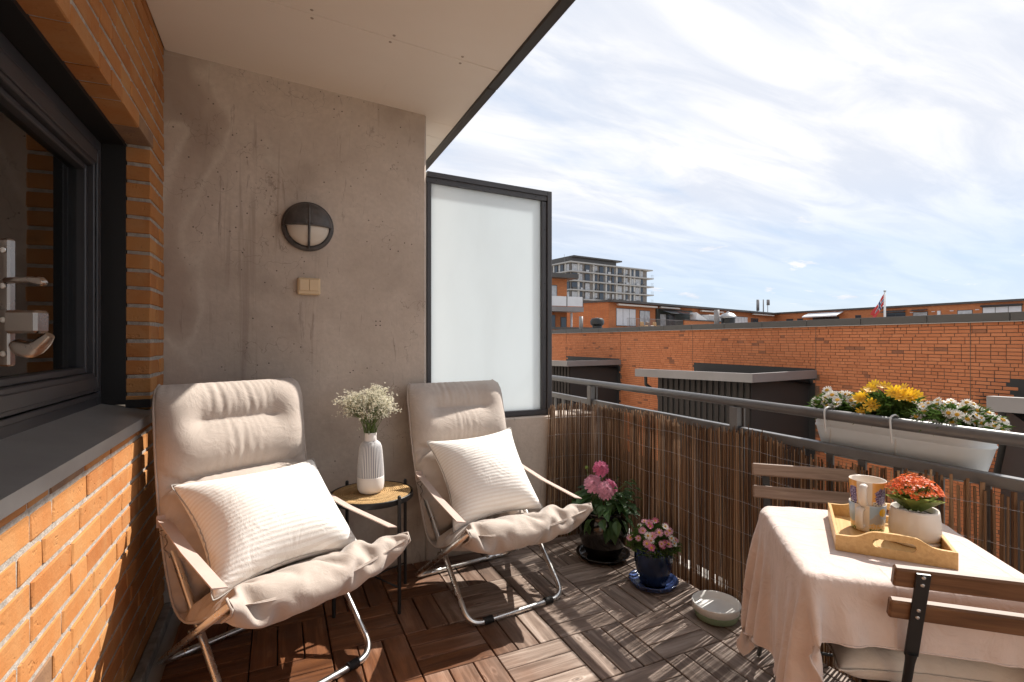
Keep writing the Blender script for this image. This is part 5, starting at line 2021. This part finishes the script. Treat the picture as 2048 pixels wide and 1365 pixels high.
def daisy_clump(name, label, yc, rx, ry, h, nleaf, flowers, n, zb=0.10, fine=0.04):
    t = thing(name, label, 'flowers', (2.105, yc, 0.80 + 0.14))
    fo = feathery(t, rx * 1.12, ry * 1.08, h * 0.64, int(nleaf * 1.6), 0.020, fine, wid=0.0040)
    tag(fo.build('foliage', MT['leaf_fine'], t), kind='stuff')
    sm = MB()
    for i in range(n):
        a = random.uniform(0, 6.283); q = math.sqrt(random.random())
        p = [rx * 1.2 * q * math.cos(a), ry * 1.15 * q * math.sin(a), h * (1.18 - 0.66 * q * q) + random.uniform(-0.012, 0.016)]
        if random.random() < 0.40: p[0] = -abs(p[0]); p[2] -= 0.012
        d = (p[0] * 5 - 0.45, p[1] * 3 - 0.25, 0.75)
        put('flower', flowers[i % len(flowers)], t, aim(p, (d[0] + random.gauss(0, .25), d[1] + random.gauss(0, .25), d[2]), None, random.uniform(0.62, 1.2)))
        sm.tube([(p[0] * .35, p[1] * .35, 0.01), (p[0] * .8, p[1] * .8, p[2] * .6), tuple(np.array(p) - np.array(d) * 0.003)], 0.0011, 4, False)
    sm.build('stems', MT['stem'], t)
    return t


wd = [daisy_mesh('flower', 0.0185, MT['petal_white'], 15, 0.36, c_) for c_ in (0.05, 0.15, -0.1)]
yd = [daisy_mesh('flower', 0.027, MT['petal_yellow'], 12, 0.20, c_) for c_ in (0.25, 0.35)]
daisy_clump('white_daisies', 'clump of white daisies at the far end of the rail planter', 1.350, 0.080, 0.098, 0.100, 1000, wd, 64)
daisy_clump('yellow_daisies', 'taller yellow daisies in the middle of the rail planter', 1.165, 0.078, 0.120, 0.140, 900, yd, 21)
daisy_clump('white_daisies', 'clump of white daisies at the near end of the rail planter', 0.975, 0.086, 0.125, 0.100, 1300, wd, 78)

# ------------------------------------------------------------------ brick apartment block across the court
XN = 12.9
nb_ = thing('brick_building', 'long orange brick apartment block with dark roof edge across the court', 'building', (XN, 0, 0))
MB().box((0.010, -3, -9.2), (9.0, 34, 1.66)).build('wall', MT['mortar_far'], nb_)
nbm = {}


def far_brick(l):
    k = round(l, 2)
    if k not in nbm: nbm[k] = MB().bbox((0, -l / 2, -0.0305), (0.05, l / 2, 0.0305), 0.004).mesh('brick', MT['brick_far'])
    return nbm[k]


cells = []
zc = 1.612
row = 0
rb_ = random.Random(5)
recess = [(8.95, 13.3), (17.4, 21.7), (0.9, 4.95)]     # slots behind the canopies, their shade painted by flat black panels
while zc > -3.2:
    y = 2.0 - 0.12 * (row % 2) - rb_.choice((0, 0.0, 0.06))
    while y < 27:
        l = 0.228 if rb_.random() < 0.86 else 0.108
        yc = y + l / 2
        y += l + 0.012
        if any(a < yc < b for a, b in recess) and zc < 0.50: continue
        cells.append((yc, zc, l))
    zc -= 0.0747; row += 1
vis_ = sorted((c for c in cells if c[0] > 4.85 and c[1] > -0.6), key=lambda c: c[0] ** 2 + 4 * (c[1] - 1.2) ** 2)
ownb = set(vis_[:300])
fb_ = MB()
for c in cells:
    off = -0.003 + rb_.uniform(-0.004, 0.004)
    if c in ownb:
        inst('brick', far_brick(c[2]), nb_, (off, c[0], c[1]))
    else:
        fb_.box((off, c[0] - c[2] / 2, c[1] - 0.031), (0.03, c[0] + c[2] / 2, c[1] + 0.031))
tag(fb_.build('brickwork', MT['brick_far'], nb_), kind='stuff')
for y in (5.62, 8.93, 13.33, 17.38, 21.75):
    MB().box((-0.010, y - 0.006, -3), (0.02, y + 0.006, 1.64)).build('expansion_joint', MT['mortar_far'], nb_)
MT['parapet'] = simple('brown_grey_sheet_metal', (0.060, 0.054, 0.050), 0.45, var=0.15, vscale=1.5)
cop = MB().bbox((-0.06, 0.004, 0.0), (0.36, 1.386, 0.170), 0.008).mesh('coping', MT['parapet'])
y = 0.81 - 1.39 * 2
while y < 33:
    inst('coping', cop, nb_, (0, y, 1.655)); y += 1.39
MB().box((-0.075, -3, 1.640), (-0.005, 34, 1.654)).build('drip_edge', simple('light_drip_edge', (0.36, 0.34, 0.32), 0.4), nb_)
MB().box((0.36, -3, 1.5), (22.0, 34, 1.68)).build('roof', simple('grey_roof_felt', (0.20, 0.19, 0.18), 0.9, var=0.2, vscale=1), nb_)
MT['canopy'] = simple('grey_canopy_metal', (0.22, 0.205, 0.205), 0.45, var=0.08, vscale=1.2)
MT['canopy_top'] = simple('dark_canopy_roof', (0.030, 0.028, 0.028), 0.7)
MT['cladding'] = simple('dark_brown_cladding', (0.018, 0.012, 0.010), 0.7, var=0.15, vscale=3)
for dy, sy in ((0.0, 1.0), (8.45, 1.0), (-7.75, 1.0)):
    P = [(0.02, 8.93 + dy), (-2.77, 8.57 + dy), (-3.88, 11.5 + dy), (0.02, 13.28 + dy)]
    A_, B_, C_, D_ = (0.0, 8.90 + dy), (-2.77, 8.57 + dy), (-3.88, 11.5 + dy), (-0.02, 13.28 + dy)
    bay = MB().prism([A_, B_, (-2.68, 8.68 + dy), (0.0, 9.01 + dy)], 0.285, 0.495).build('canopy', MT['canopy'], nb_)
    MB().prism([B_, C_, (-3.75, 11.47 + dy), (-2.6795, 8.681 + dy)], 0.2855, 0.4945).build('canopy_fascia', MT['canopy'], bay)
    MB().add([(0.0, 9.012 + dy, 0.14), (-2.678, 8.684 + dy, 0.49), (-3.87, 11.505 + dy, 0.49), (-0.02, 13.28 + dy, 0.14), (0.0, 9.012 + dy, 0.10), (-2.678, 8.684 + dy, 0.40), (-3.748, 11.468 + dy, 0.40), (-0.02, 13.168 + dy, 0.10)], [(0, 3, 2, 1), (4, 5, 6, 7)]).build('canopy_roof', MT['canopy_top'], bay)
    Q = [(0.02, 9.15 + dy), (-2.45, 8.90 + dy), (-3.42, 11.10 + dy), (0.02, 12.9 + dy)]
    MB().prism(Q, -9.0, 0.0).build('bay_wall', MT['canopy_top'], bay)
    rb2 = MB(); pn_ = MB()
    for (a, b) in ((Q[1], Q[0]), (Q[1], Q[2])):
        A, Bv = Vector(a), Vector(b); L_ = (Bv - A).length; d = (Bv - A) / L_
        nrm = Vector((d.y, -d.x));
        if nrm.x > 0: nrm = -nrm
        pn_.box((0, -0.01, -4.0), (L_, 0.0, 0.272), Matrix.Translation((A.x - nrm.x * 0.012, A.y - nrm.y * 0.012, 0)) @ Matrix.Rotation(math.atan2(d.y, d.x), 4, 'Z'))
        k = 0.05
        ang = math.atan2(d.y, d.x)
        while k < L_ - 0.05:
            c_ = A + d * k + nrm * 0.02
            rb2.box((-0.045, -0.03, -4.0), (0.045, 0.03, 0.27), Matrix.Translation((c_.x, c_.y, 0)) @ Matrix.Rotation(ang, 4, 'Z'))
            k += 0.15
    pn_.build('backing_panel', MT['canopy_top'], bay)
    tag(rb2.build('battens', MT['cladding'], bay), kind='stuff')
    MB().box((0.002, 8.96 + dy, -3.0), (0.0095, 13.30 + dy, 0.535)).build('slot', MT['canopy_top'], bay)  # flat black panel, the shade of the recess is put into its colour
    MB().tube([(-3.55, 11.45 + dy, 0.29), (-3.50, 11.5 + dy, 0.05), (-2.9, 11.7 + dy, -0.25), (-2.6, 11.9 + dy, -0.8)], 0.045, 8).build('drain_pipe', MT['canopy_top'], bay, True)

vent = thing('roof_vent', 'black mushroom vent on the flat roof next to a thin pipe at left', 'vent', (14.6, 21.6, 1.68), group='roof vents')
MB().lathe([(0.42, 0.0), (0.42, 0.10), (0.26, 0.14), (0.24, 0.34), (0.34, 0.42), (0.35, 0.60), (0.26, 0.72), (0, 0.76)], 20).build('cowl', MT['black_metal'], vent, True, sharp=40)
vp_ = MB().tube([(0, 0, 0), (0, 0, 0.82)], 0.10, 12).build('vent_pipe', MT['canopy'], None, True, loc=(13.9, 22.0, 1.68))
tag(vp_, 'thin grey pipe standing beside the black mushroom vent', 'pipe')
vent2 = thing('roof_vent', 'chrome topped round vent on the flat roof beside a grey flue', 'vent', (15.0, 13.75, 1.68), group='roof vents')
MB().lathe([(0.42, 0.0), (0.42, 0.10), (0.24, 0.16), (0.24, 0.40), (0.28, 0.42)], 24).build('base', MT['black_metal'], vent2, True, sharp=40)
MB().lathe([(0.22, 0.40), (0.29, 0.42), (0.29, 0.48), (0.20, 0.58), (0.06, 0.62), (0.05, 0.66), (0, 0.67)], 24).build('chrome_cap', metal('dull_chrome', (0.32, 0.32, 0.33), 0.45), vent2, True, sharp=40)
vp_ = MB().tube([(0, 0, 0), (0, 0, 0.72)], 0.095, 14).build('flue_pipe', MT['canopy'], None, True, loc=(14.6, 13.9, 1.68))
tag(vp_, 'grey flue pipe beside the chrome topped vent', 'pipe')

# ------------------------------------------------------------------ flag on the roof
fg = thing('flag', 'limp red flag with blue and white cross on a white pole', 'flag', (32.0, 17.98, 1.6))
MB().tube([(0, 0, 0), (0, 0, 2.52)], [0.065, 0.05], 10).build('pole', simple('white_pole', (0.75, 0.75, 0.75), 0.4), fg, True)
MB().lathe([(0, 0), (0.07, 0.02), (0.07, 0.06), (0, 0.09)], 10, Matrix.Translation((0, 0, 2.52))).build('knob', MT['canopy'], fg, True)
fm = MB()
nu, nv = 30, 20
P = np.zeros((nu, nv, 3))
for i in range(nu):
    for j in range(nv):
        u, v = i / (nu - 1), j / (nv - 1)
        drop = 1.30 * u
        P[i, j] = (-0.42 * u * 0.3 + 0.06 * math.sin(v * 9 + u * 4) * u, 0.05 + 0.62 * u * (1 - 0.25 * v) + 0.05 * math.sin(v * 12) * u, 2.40 - drop * 0.85 - 0.62 * v * (1 - 0.35 * u) + 0.02 * math.sin(u * 10))
b0 = len(fm.v)
fm.v = [tuple(p) for p in P.reshape(-1, 3)]
for i in range(nu - 1):
    for j in range(nv - 1):
        u, v = (i + .5) / (nu - 1), (j + .5) / (nv - 1)
        du, dv = abs(u - 0.36), abs(v - 0.5)
        mi = 0
        if du < 0.095 or dv < 0.13: mi = 1
        if du < 0.05 or dv < 0.07: mi = 2
        fm.f.append((i * nv + j, i * nv + j + 1, (i + 1) * nv + j + 1, (i + 1) * nv + j)); fm.m.append(mi)
fo_ = fm.build('cloth', [simple('flag_red', (0.50, 0.05, 0.05), 0.8), simple('flag_white', (0.70, 0.70, 0.70), 0.8), simple('flag_blue', (0.03, 0.05, 0.16), 0.8)], fg, True)


# ------------------------------------------------------------------ far brick housing
def far_brick_mat(name):
    M = Mat(name, (0.42, 0.14, 0.05), 0.9)
    v = M.world_pos()
    sep = M.N('ShaderNodeSeparateXYZ'); M.L(v, sep.inputs[0])
    cmb = M.N('ShaderNodeCombineXYZ')
    M.L(M.math('ADD', sep.outputs['X'], sep.outputs['Y']), cmb.inputs[0]); M.L(sep.outputs['Z'], cmb.inputs[1])
    b = M.N('ShaderNodeTexBrick')
    b.inputs['Scale'].default_value = 1.0
    b.inputs['Brick Width'].default_value = 0.28; b.inputs['Row Height'].default_value = 0.15
    b.inputs['Mortar Size'].default_value = 0.012
    b.inputs['Color1'].default_value = (0.42, 0.135, 0.045, 1); b.inputs['Color2'].default_value = (0.50, 0.18, 0.06, 1); b.inputs['Mortar'].default_value = (0.30, 0.15, 0.09, 1)
    M.L(cmb.outputs[0], b.inputs['Vector'])
    n = M.noise(v, 0.6, 4)
    M.color(M.mix(M.rng(n, 0.35, 0.7, 0, 0.35), b.outputs['Color'], (0.36, 0.12, 0.045)))
    return M.m


MT['brick_tex'] = far_brick_mat('distant_brickwork')
MT['blind'] = simple('white_roller_blind', (0.62, 0.63, 0.66), 0.6, var=0.05, vscale=2)
MT['awning'] = simple('pale_awning_cassette', (0.55, 0.52, 0.48), 0.6)


def facade(name, label, K, ang, L_, depth, top, roof_over, group):
    """box building: local x along the facade, local -y towards the viewer"""
    t = thing(name, label, 'building', (K[0], K[1], 0), ang, group)
    MB().box((0, 0, -9.2), (L_, depth, top - 0.3)).build('wall', MT['brick_tex'], t)
    MB().box((-0.05, -roof_over, top - 0.3), (L_ + 0.02, depth + 0.1, top)).build('roof', MT['parapet'], t)
    return t


def win_far(t, x0, x1, z0, z1, mat, frame=True, y=-0.03):
    w = MB().box((x0, y, z0), (x1, 0.05, z1)).build('window', MT['parapet'], t)
    n = max(1, int((x1 - x0) / 1.1))
    for k in range(n):
        a = x0 + 0.08 + k * (x1 - x0 - 0.08) / n; b = x0 + (k + 1) * (x1 - x0 - 0.08) / n
        MB().box((a, y - 0.02, z0 + 0.08), (b, y - 0.001, z1 - 0.08)).build('pane', mat, w)
    return w


ea = math.atan2(0.2708, 0.9627)
bB = facade('terrace_house', 'brick terrace building with overhanging roof and glazed roof terrace', (40, 56.5), ea, 53, 9, 6.74, 0.9, 'brick housing behind the court')
MB().add([(-0.02, 0, -9.2), (-0.02, 0, 6.44), (-2.45, 8.7, 6.44), (-2.45, 8.7, -9.2), (0.5, 9, 6.44), (0.5, 9, -9.2)], [(0, 3, 2, 1), (3, 5, 4, 2), (1, 2, 4)]).build('gable_wall', MT['brick_tex'], bB)
MB().add([(-0.1, -0.3, 6.44), (-2.6, 8.8, 6.44), (0.6, 9.1, 6.44), (0.6, -0.3, 6.44), (-0.1, -0.3, 6.72), (-2.6, 8.8, 6.72), (0.6, 9.1, 6.72), (0.6, -0.3, 6.72)], [(0, 1, 2, 3), (7, 6, 5, 4), (0, 4, 5, 1), (1, 5, 6, 2), (3, 7, 4, 0)]).build('gable_coping', MT['parapet'], bB)
win_far(bB, 1.55, 5.9, 3.3, 5.75, MT['blind'])
win_far(bB, 6.8, 9.3, 3.2, 5.62, MT['far_pane_pale'])
win_far(bB, 11.2, 16.0, 3.2, 5.6, MT['far_pane_pale'])
win_far(bB, 22.6, 26.0, 3.4, 5.6, MT['far_pane_pale'])
win_far(bB, 34.7, 39.7, 4.0, 5.65, MT['blind'])
win_far(bB, 41.0, 44.0, 4.2, 5.5, MT['far_pane'])
for (x0, x1, z) in ((1.2, 10.2, 6.05), (11.1, 16.1, 6.08), (22.5, 29.6, 6.0), (40.7, 49.3, 6.08)):
    MB().bbox((x0, -0.75, z), (x1, -0.35, z + 0.22), 0.03).build('awning_cassette', MT['awning'], bB)
bay = MB().box((10.7, -0.25, 3.0), (20.5, -0.02, 6.0)).build('bay', simple('dark_green_bay', (0.035, 0.045, 0.042), 0.6), bB)
win_far(bB, 11.4, 13.0, 3.3, 5.3, MT['far_pane_pale'], y=-0.30)
win_far(bB, 13.2, 15.4, 3.3, 5.3, MT['far_pane'], y=-0.30)
MB().add([(11.0, -0.3, 5.9), (18.5, -0.3, 5.9), (18.0, -2.2, 5.25), (11.4, -2.2, 5.25)], [(0, 3, 2, 1)]).build('glass_roof', MT['far_pane'], bB)
MB().box((13.2, -3.2, 2.5), (26.5, -3.0, 4.25)).build('terrace_wall', MT['brick_tex'], bB)
MB().box((13.1, -3.3, 4.251), (26.6, -2.9, 4.42)).build('terrace_coping', MT['parapet'], bB)
MB().add([(17.4, -2.7, 4.4), (20.8, -2.7, 4.4), (17.4, -2.7, 5.6), (17.4, -1.6, 4.4), (20.8, -1.6, 4.4), (17.4, -1.6, 5.6)], [(0, 1, 2), (3, 5, 4), (0, 2, 5, 3), (1, 4, 5, 2), (0, 3, 4, 1)]).build('white_lean_to', simple('white_panel', (0.75, 0.75, 0.75), 0.5), bB)
MB().bbox((21.0, -2.7, 4.43), (25.0, -1.5, 5.35), 0.05).build('terrace_shelter', simple('grey_tarp', (0.45, 0.46, 0.47), 0.6), bB)
rl = MB()
rl.box((4.7, -3.05, 4.20), (13.1, -2.98, 4.26)); rl.box((0.0, -3.05, 4.20), (4.65, -2.98, 4.24))
for k in range(44):
    rl.box((0.3 * k, -3.03, 2.9), (0.3 * k + 0.03, -3.0, 4.2))
rl.build('terrace_railing', MT['canopy'], bB)
MB().box((-0.2, -3.2, 2.6), (13.1, 0.0, 2.95)).build('terrace_deck', MT['canopy'], bB)
for (x, mat_n) in ((5.2, 'jute'), (6.6, 'acacia_grey'), (8.2, 'jute')):
    m = MB().bbox((x - 0.4, -2.3, 2.96), (x + 0.4, -1.5, 3.4), 0.05); m.bbox((x - 0.4, -1.6, 3.41), (x + 0.4, -1.45, 3.9), 0.03)
    q = m.build('terrace_chair', MT[mat_n]); q.parent = bB
an = thing('roof_antennas', 'cluster of grey panel antennas on the far roof corner', 'antenna', (86.0, 71.5, 6.7))
for (x, z0, z1, w) in ((0.0, 0.5, 2.7, 0.28), (1.6, 0.0, 2.8, 0.06), (2.9, 1.7, 2.8, 0.30)):
    MB().tube([(x, 0, z0), (x, 0, z1)], w, 10).build('antenna_panel', MT['canopy'], an, True)
    MB().tube([(x, 0.1, 0), (x, 0.1, z1)], 0.06, 6).build('mast', MT['canopy'], an)

bC = facade('terrace_house', 'low brick housing block running behind the flag at right', (89.4, 70.6), R(-90), 60, 10, 6.86, 0.25, 'brick housing behind the court')
for (y0, y1, z0, z1, mt) in ((54.9, 53.9, 4.6, 5.65, 'far_pane'), (50.0, 47.2, 4.4, 5.8, 'far_pane'), (46.2, 44.2, 4.6, 5.75, 'far_pane_pale'), (40.5, 38.7, 4.6, 5.7, 'far_pane_pale'), (62.5, 57.6, 4.0, 5.6, 'far_pane'), (67.9, 66.4, 4.4, 5.5, 'far_pane'), (65.6, 64.4, 4.4, 5.5, 'far_pane')):
    win_far(bC, 70.6 - y0, 70.6 - y1, z0, z1, MT[mt])
MB().add([(7.3, -0.05, 6.4), (13.8, -0.05, 6.4), (13.8, -1.9, 5.75), (7.3, -1.9, 5.75), (13.8, -1.9, 5.55), (7.3, -1.9, 5.55)], [(0, 3, 2, 1), (3, 5, 4, 2)]).build('white_awning', MT['blind'], bC)
MB().add([(20.2, -0.05, 6.15), (23.6, -0.05, 6.15), (23.6, -1.2, 5.8), (20.2, -1.2, 5.8)], [(0, 3, 2, 1)]).build('dark_awning', MT['canopy_top'], bC)
MB().add([(24.3, -0.05, 6.1), (26.5, -0.05, 6.1), (26.5, -1.0, 5.85), (24.3, -1.0, 5.85)], [(0, 3, 2, 1)]).build('dark_awning', MT['canopy_top'], bC)
MB().bbox((27.7, -0.25, 4.9), (28.1, -0.02, 5.75), 0.03).build('vent_box', MT['blind'], bC)
win_far(bC, 33.0, 37.2, 4.6, 6.0, MT['blind'])
MB().box((32.9, -0.4, 6.0), (37.3, -0.02, 6.22)).build('cassette', MT['canopy_top'], bC)
for x in (18.6, 24.0, 26.9, 29.2, 32.2):
    MB().box((x, -0.05, 5.62), (x + 0.45, -0.01, 5.72)).build('wall_tie_plate', MT['blind'], bC)

bA = thing('brick_house', 'orange brick house corner with glass fronted balcony beside the tower block', 'building', (14.0, 45.0, 0), 0, 'brick housing behind the court')
MB().box((0, 0, -9.2), (12.75, 10, 7.55)).build('wall', MT['brick_tex'], bA)
MB().box((-0.5, -0.9, 7.56), (13.6, 10.5, 8.0)).build('roof', MT['parapet'], bA)
win_far(bA, 9.6, 11.6, 5.0, 6.9, MT['far_pane_pale'])
win_far(bA, 9.6, 11.4, 1.9, 3.9, MT['far_pane'])
win_far(bA, 12.0, 12.7, 1.7, 3.7, MT['far_pane'])
MB().box((8.0, -1.8, 4.15), (13.6, -0.01, 4.62)).build('balcony_slab', MT['canopy'], bA)
for k in range(3):
    MB().box((8.05 + 1.85 * k, -1.78, 4.68), (9.80 + 1.85 * k, -1.74, 5.62)).build('balcony_panel', MT['blind'], bA)
    MB().box((9.82 + 1.85 * k, -1.80, 4.62), (9.88 + 1.85 * k, -1.72, 5.70)).build('balcony_post', MT['parapet'], bA)
MB().box((-0.5, -2.4, -9.2), (14.5, -0.9, 2.35)).build('lower_wall', MT['brick_tex'], bA)
MB().box((-0.6, -2.5, 2.351), (14.6, -0.85, 2.6)).build('lower_coping', MT['parapet'], bA)
MB().tube([(13.1, -0.3, 2.4), (13.1, -0.3, 4.1)], 0.12, 8).build('downpipe', MT['blind'], bA)

# ------------------------------------------------------------------ tower block
tw = thing('tower_block', 'tall pale apartment tower with stacked balcony slabs behind the brick housing', 'tower', (87.5, 144.8, 0), math.atan2(0.164, 0.986))
TL_, TDp, TTop = 38.0, 26.0, 27.6
MT['tower_wall'] = simple('taupe_panel', (0.22, 0.20, 0.185), 0.8, var=0.06, vscale=0.4)
MT['tower_slab'] = simple('pale_concrete_band', (0.37, 0.37, 0.37), 0.8)
MT['tower_white'] = simple('white_panel_strip', (0.52, 0.52, 0.51), 0.7)
MB().box((0.6, 0.6, -9.2), (TL_ - 0.6, TDp, TTop)).build('core', MT['tower_wall'], tw)
rt = random.Random(3)
pane_me = {}
for fl_ in range(7):
    zf = TTop - 0.45 - 3.05 * fl_
    s_ = MB()
    s_.box((-0.5, -0.6, zf), (TL_ + (1.9 if fl_ else 1.4), TDp, zf + 0.40))
    s_.build('floor_slab', MT['tower_slab'], tw)
    if fl_ == 6: break
    z0, z1 = zf - 2.62, zf - 0.03
    x = 0.75
    widths = [(2.6, 'w'), (0.9, 's'), (1.3, 'w'), (1.1, 'p'), (2.2, 'w'), (1.4, 'p'), (0.8, 's'), (1.3, 'w'), (0.9, 'p'), (2.0, 'w'), (0.9, 'p'), (0.7, 's'), (1.3, 'w'), (1.0, 'p'), (1.2, 'w'), (0.9, 'p'), (0.8, 's'), (2.1, 'w'), (0.9, 'p'), (0.8, 's'), (1.3, 'w'), (1.0, 'p'), (0.8, 's'), (1.2, 'w'), (0.9, 's'), (2.2, 'w'), (0.5, 's'), (1.4, 'w')]
    st_ = MB()
    for (wd_, k) in widths:
        if x + wd_ > TL_ - 0.4: break
        if k == 'w':
            zz = z0 + (0.0 if wd_ > 1.25 else 0.0)
            w_ = MB().box((x, 0.42, zz), (x + wd_, 0.62, z1 - 0.15)).build('window', MT['parapet'], tw)
            MB().box((x + 0.12, 0.36, zz + 0.1), (x + wd_ - 0.12, 0.419, z1 - 0.30)).build('pane', MT['far_pane_pale'] if rt.random() < 0.45 else MT['far_pane'], w_)
            if rt.random() < 0.45:
                MB().box((x - 0.2, -0.45, zf - 2.65), (x + wd_ * rt.uniform(0.5, 1.0), -0.35, zf - 2.0)).build('balcony_screen', MT['parapet'] if rt.random() < 0.6 else MT['far_pane_pale'], tw)
        elif k == 's':
            st_.box((x, 0.36, z0), (x + wd_, 0.60, z1))
        x += wd_
    y = 1.0
    for k in range(8):
        w_ = MB().box((0.42, y, z0), (0.62, y + 1.7, z1 - 0.15)).build('window', MT['parapet'], tw)
        MB().box((0.36, y + 0.12, z0 + 0.1), (0.419, y + 1.58, z1 - 0.3)).build('pane', MT['far_pane_pale'] if rt.random() < 0.6 else MT['far_pane'], w_)
        st_.box((0.36, y + 1.9, z0), (0.60, y + 2.5, z1))
        y += 3.1
    tag(st_.build('white_panels', MT['tower_white'], tw), kind='stuff')
    rw = MB()
    rw.box((TL_ + 0.4, -0.5, zf - 2.65 + 1.05), (TL_ + 1.8, -0.46, zf - 2.65 + 1.1))
    for k in range(4): rw.box((TL_ + 0.5 + 0.4 * k, -0.5, zf - 2.65), (TL_ + 0.53 + 0.4 * k, -0.47, zf - 1.6))
    rw.build('balcony_railing', MT['canopy'], tw)
ph = MB(); ph.box((-1.0 + 3.0, 4.0, TTop + 0.0), (25.0, 16.0, TTop + 2.2)); ph.box((4.0, 3.0, TTop + 2.201), (27.0, 17.0, TTop + 2.7))
ph.build('penthouse', MT['parapet'], tw)
MB().tube([(1.5, 5, TTop), (1.5, 5, TTop + 3.0)], 0.05, 6).build('mast', MT['canopy'], tw)

# ------------------------------------------------------------------ unseen rest of the balcony's house, added to bounce sunlight across the court
hs = thing('apartment_house', 'unseen rest of the apartment house that carries the balcony, pale to bounce sunlight', 'building', (XW, 0, 0))
hm = MB()
hm.box((-9, -22, -9.2), (-0.06, -1.62, 9.0))
hm.box((-9, 5.25, -9.2), (-0.06, 34, 9.0))
hm.box((-9, -1.62, -9.2), (-0.52, 5.25, -0.3))
hm.box((-9, -1.62, 3.1), (-0.06, 5.25, 9.0))
hm.build('facade', simple('pale_bounce_facade', (0.56, 0.52, 0.47), 0.85, var=0.12, vscale=0.5), hs)  # facade colour made up pale so the bounced light stays neutral
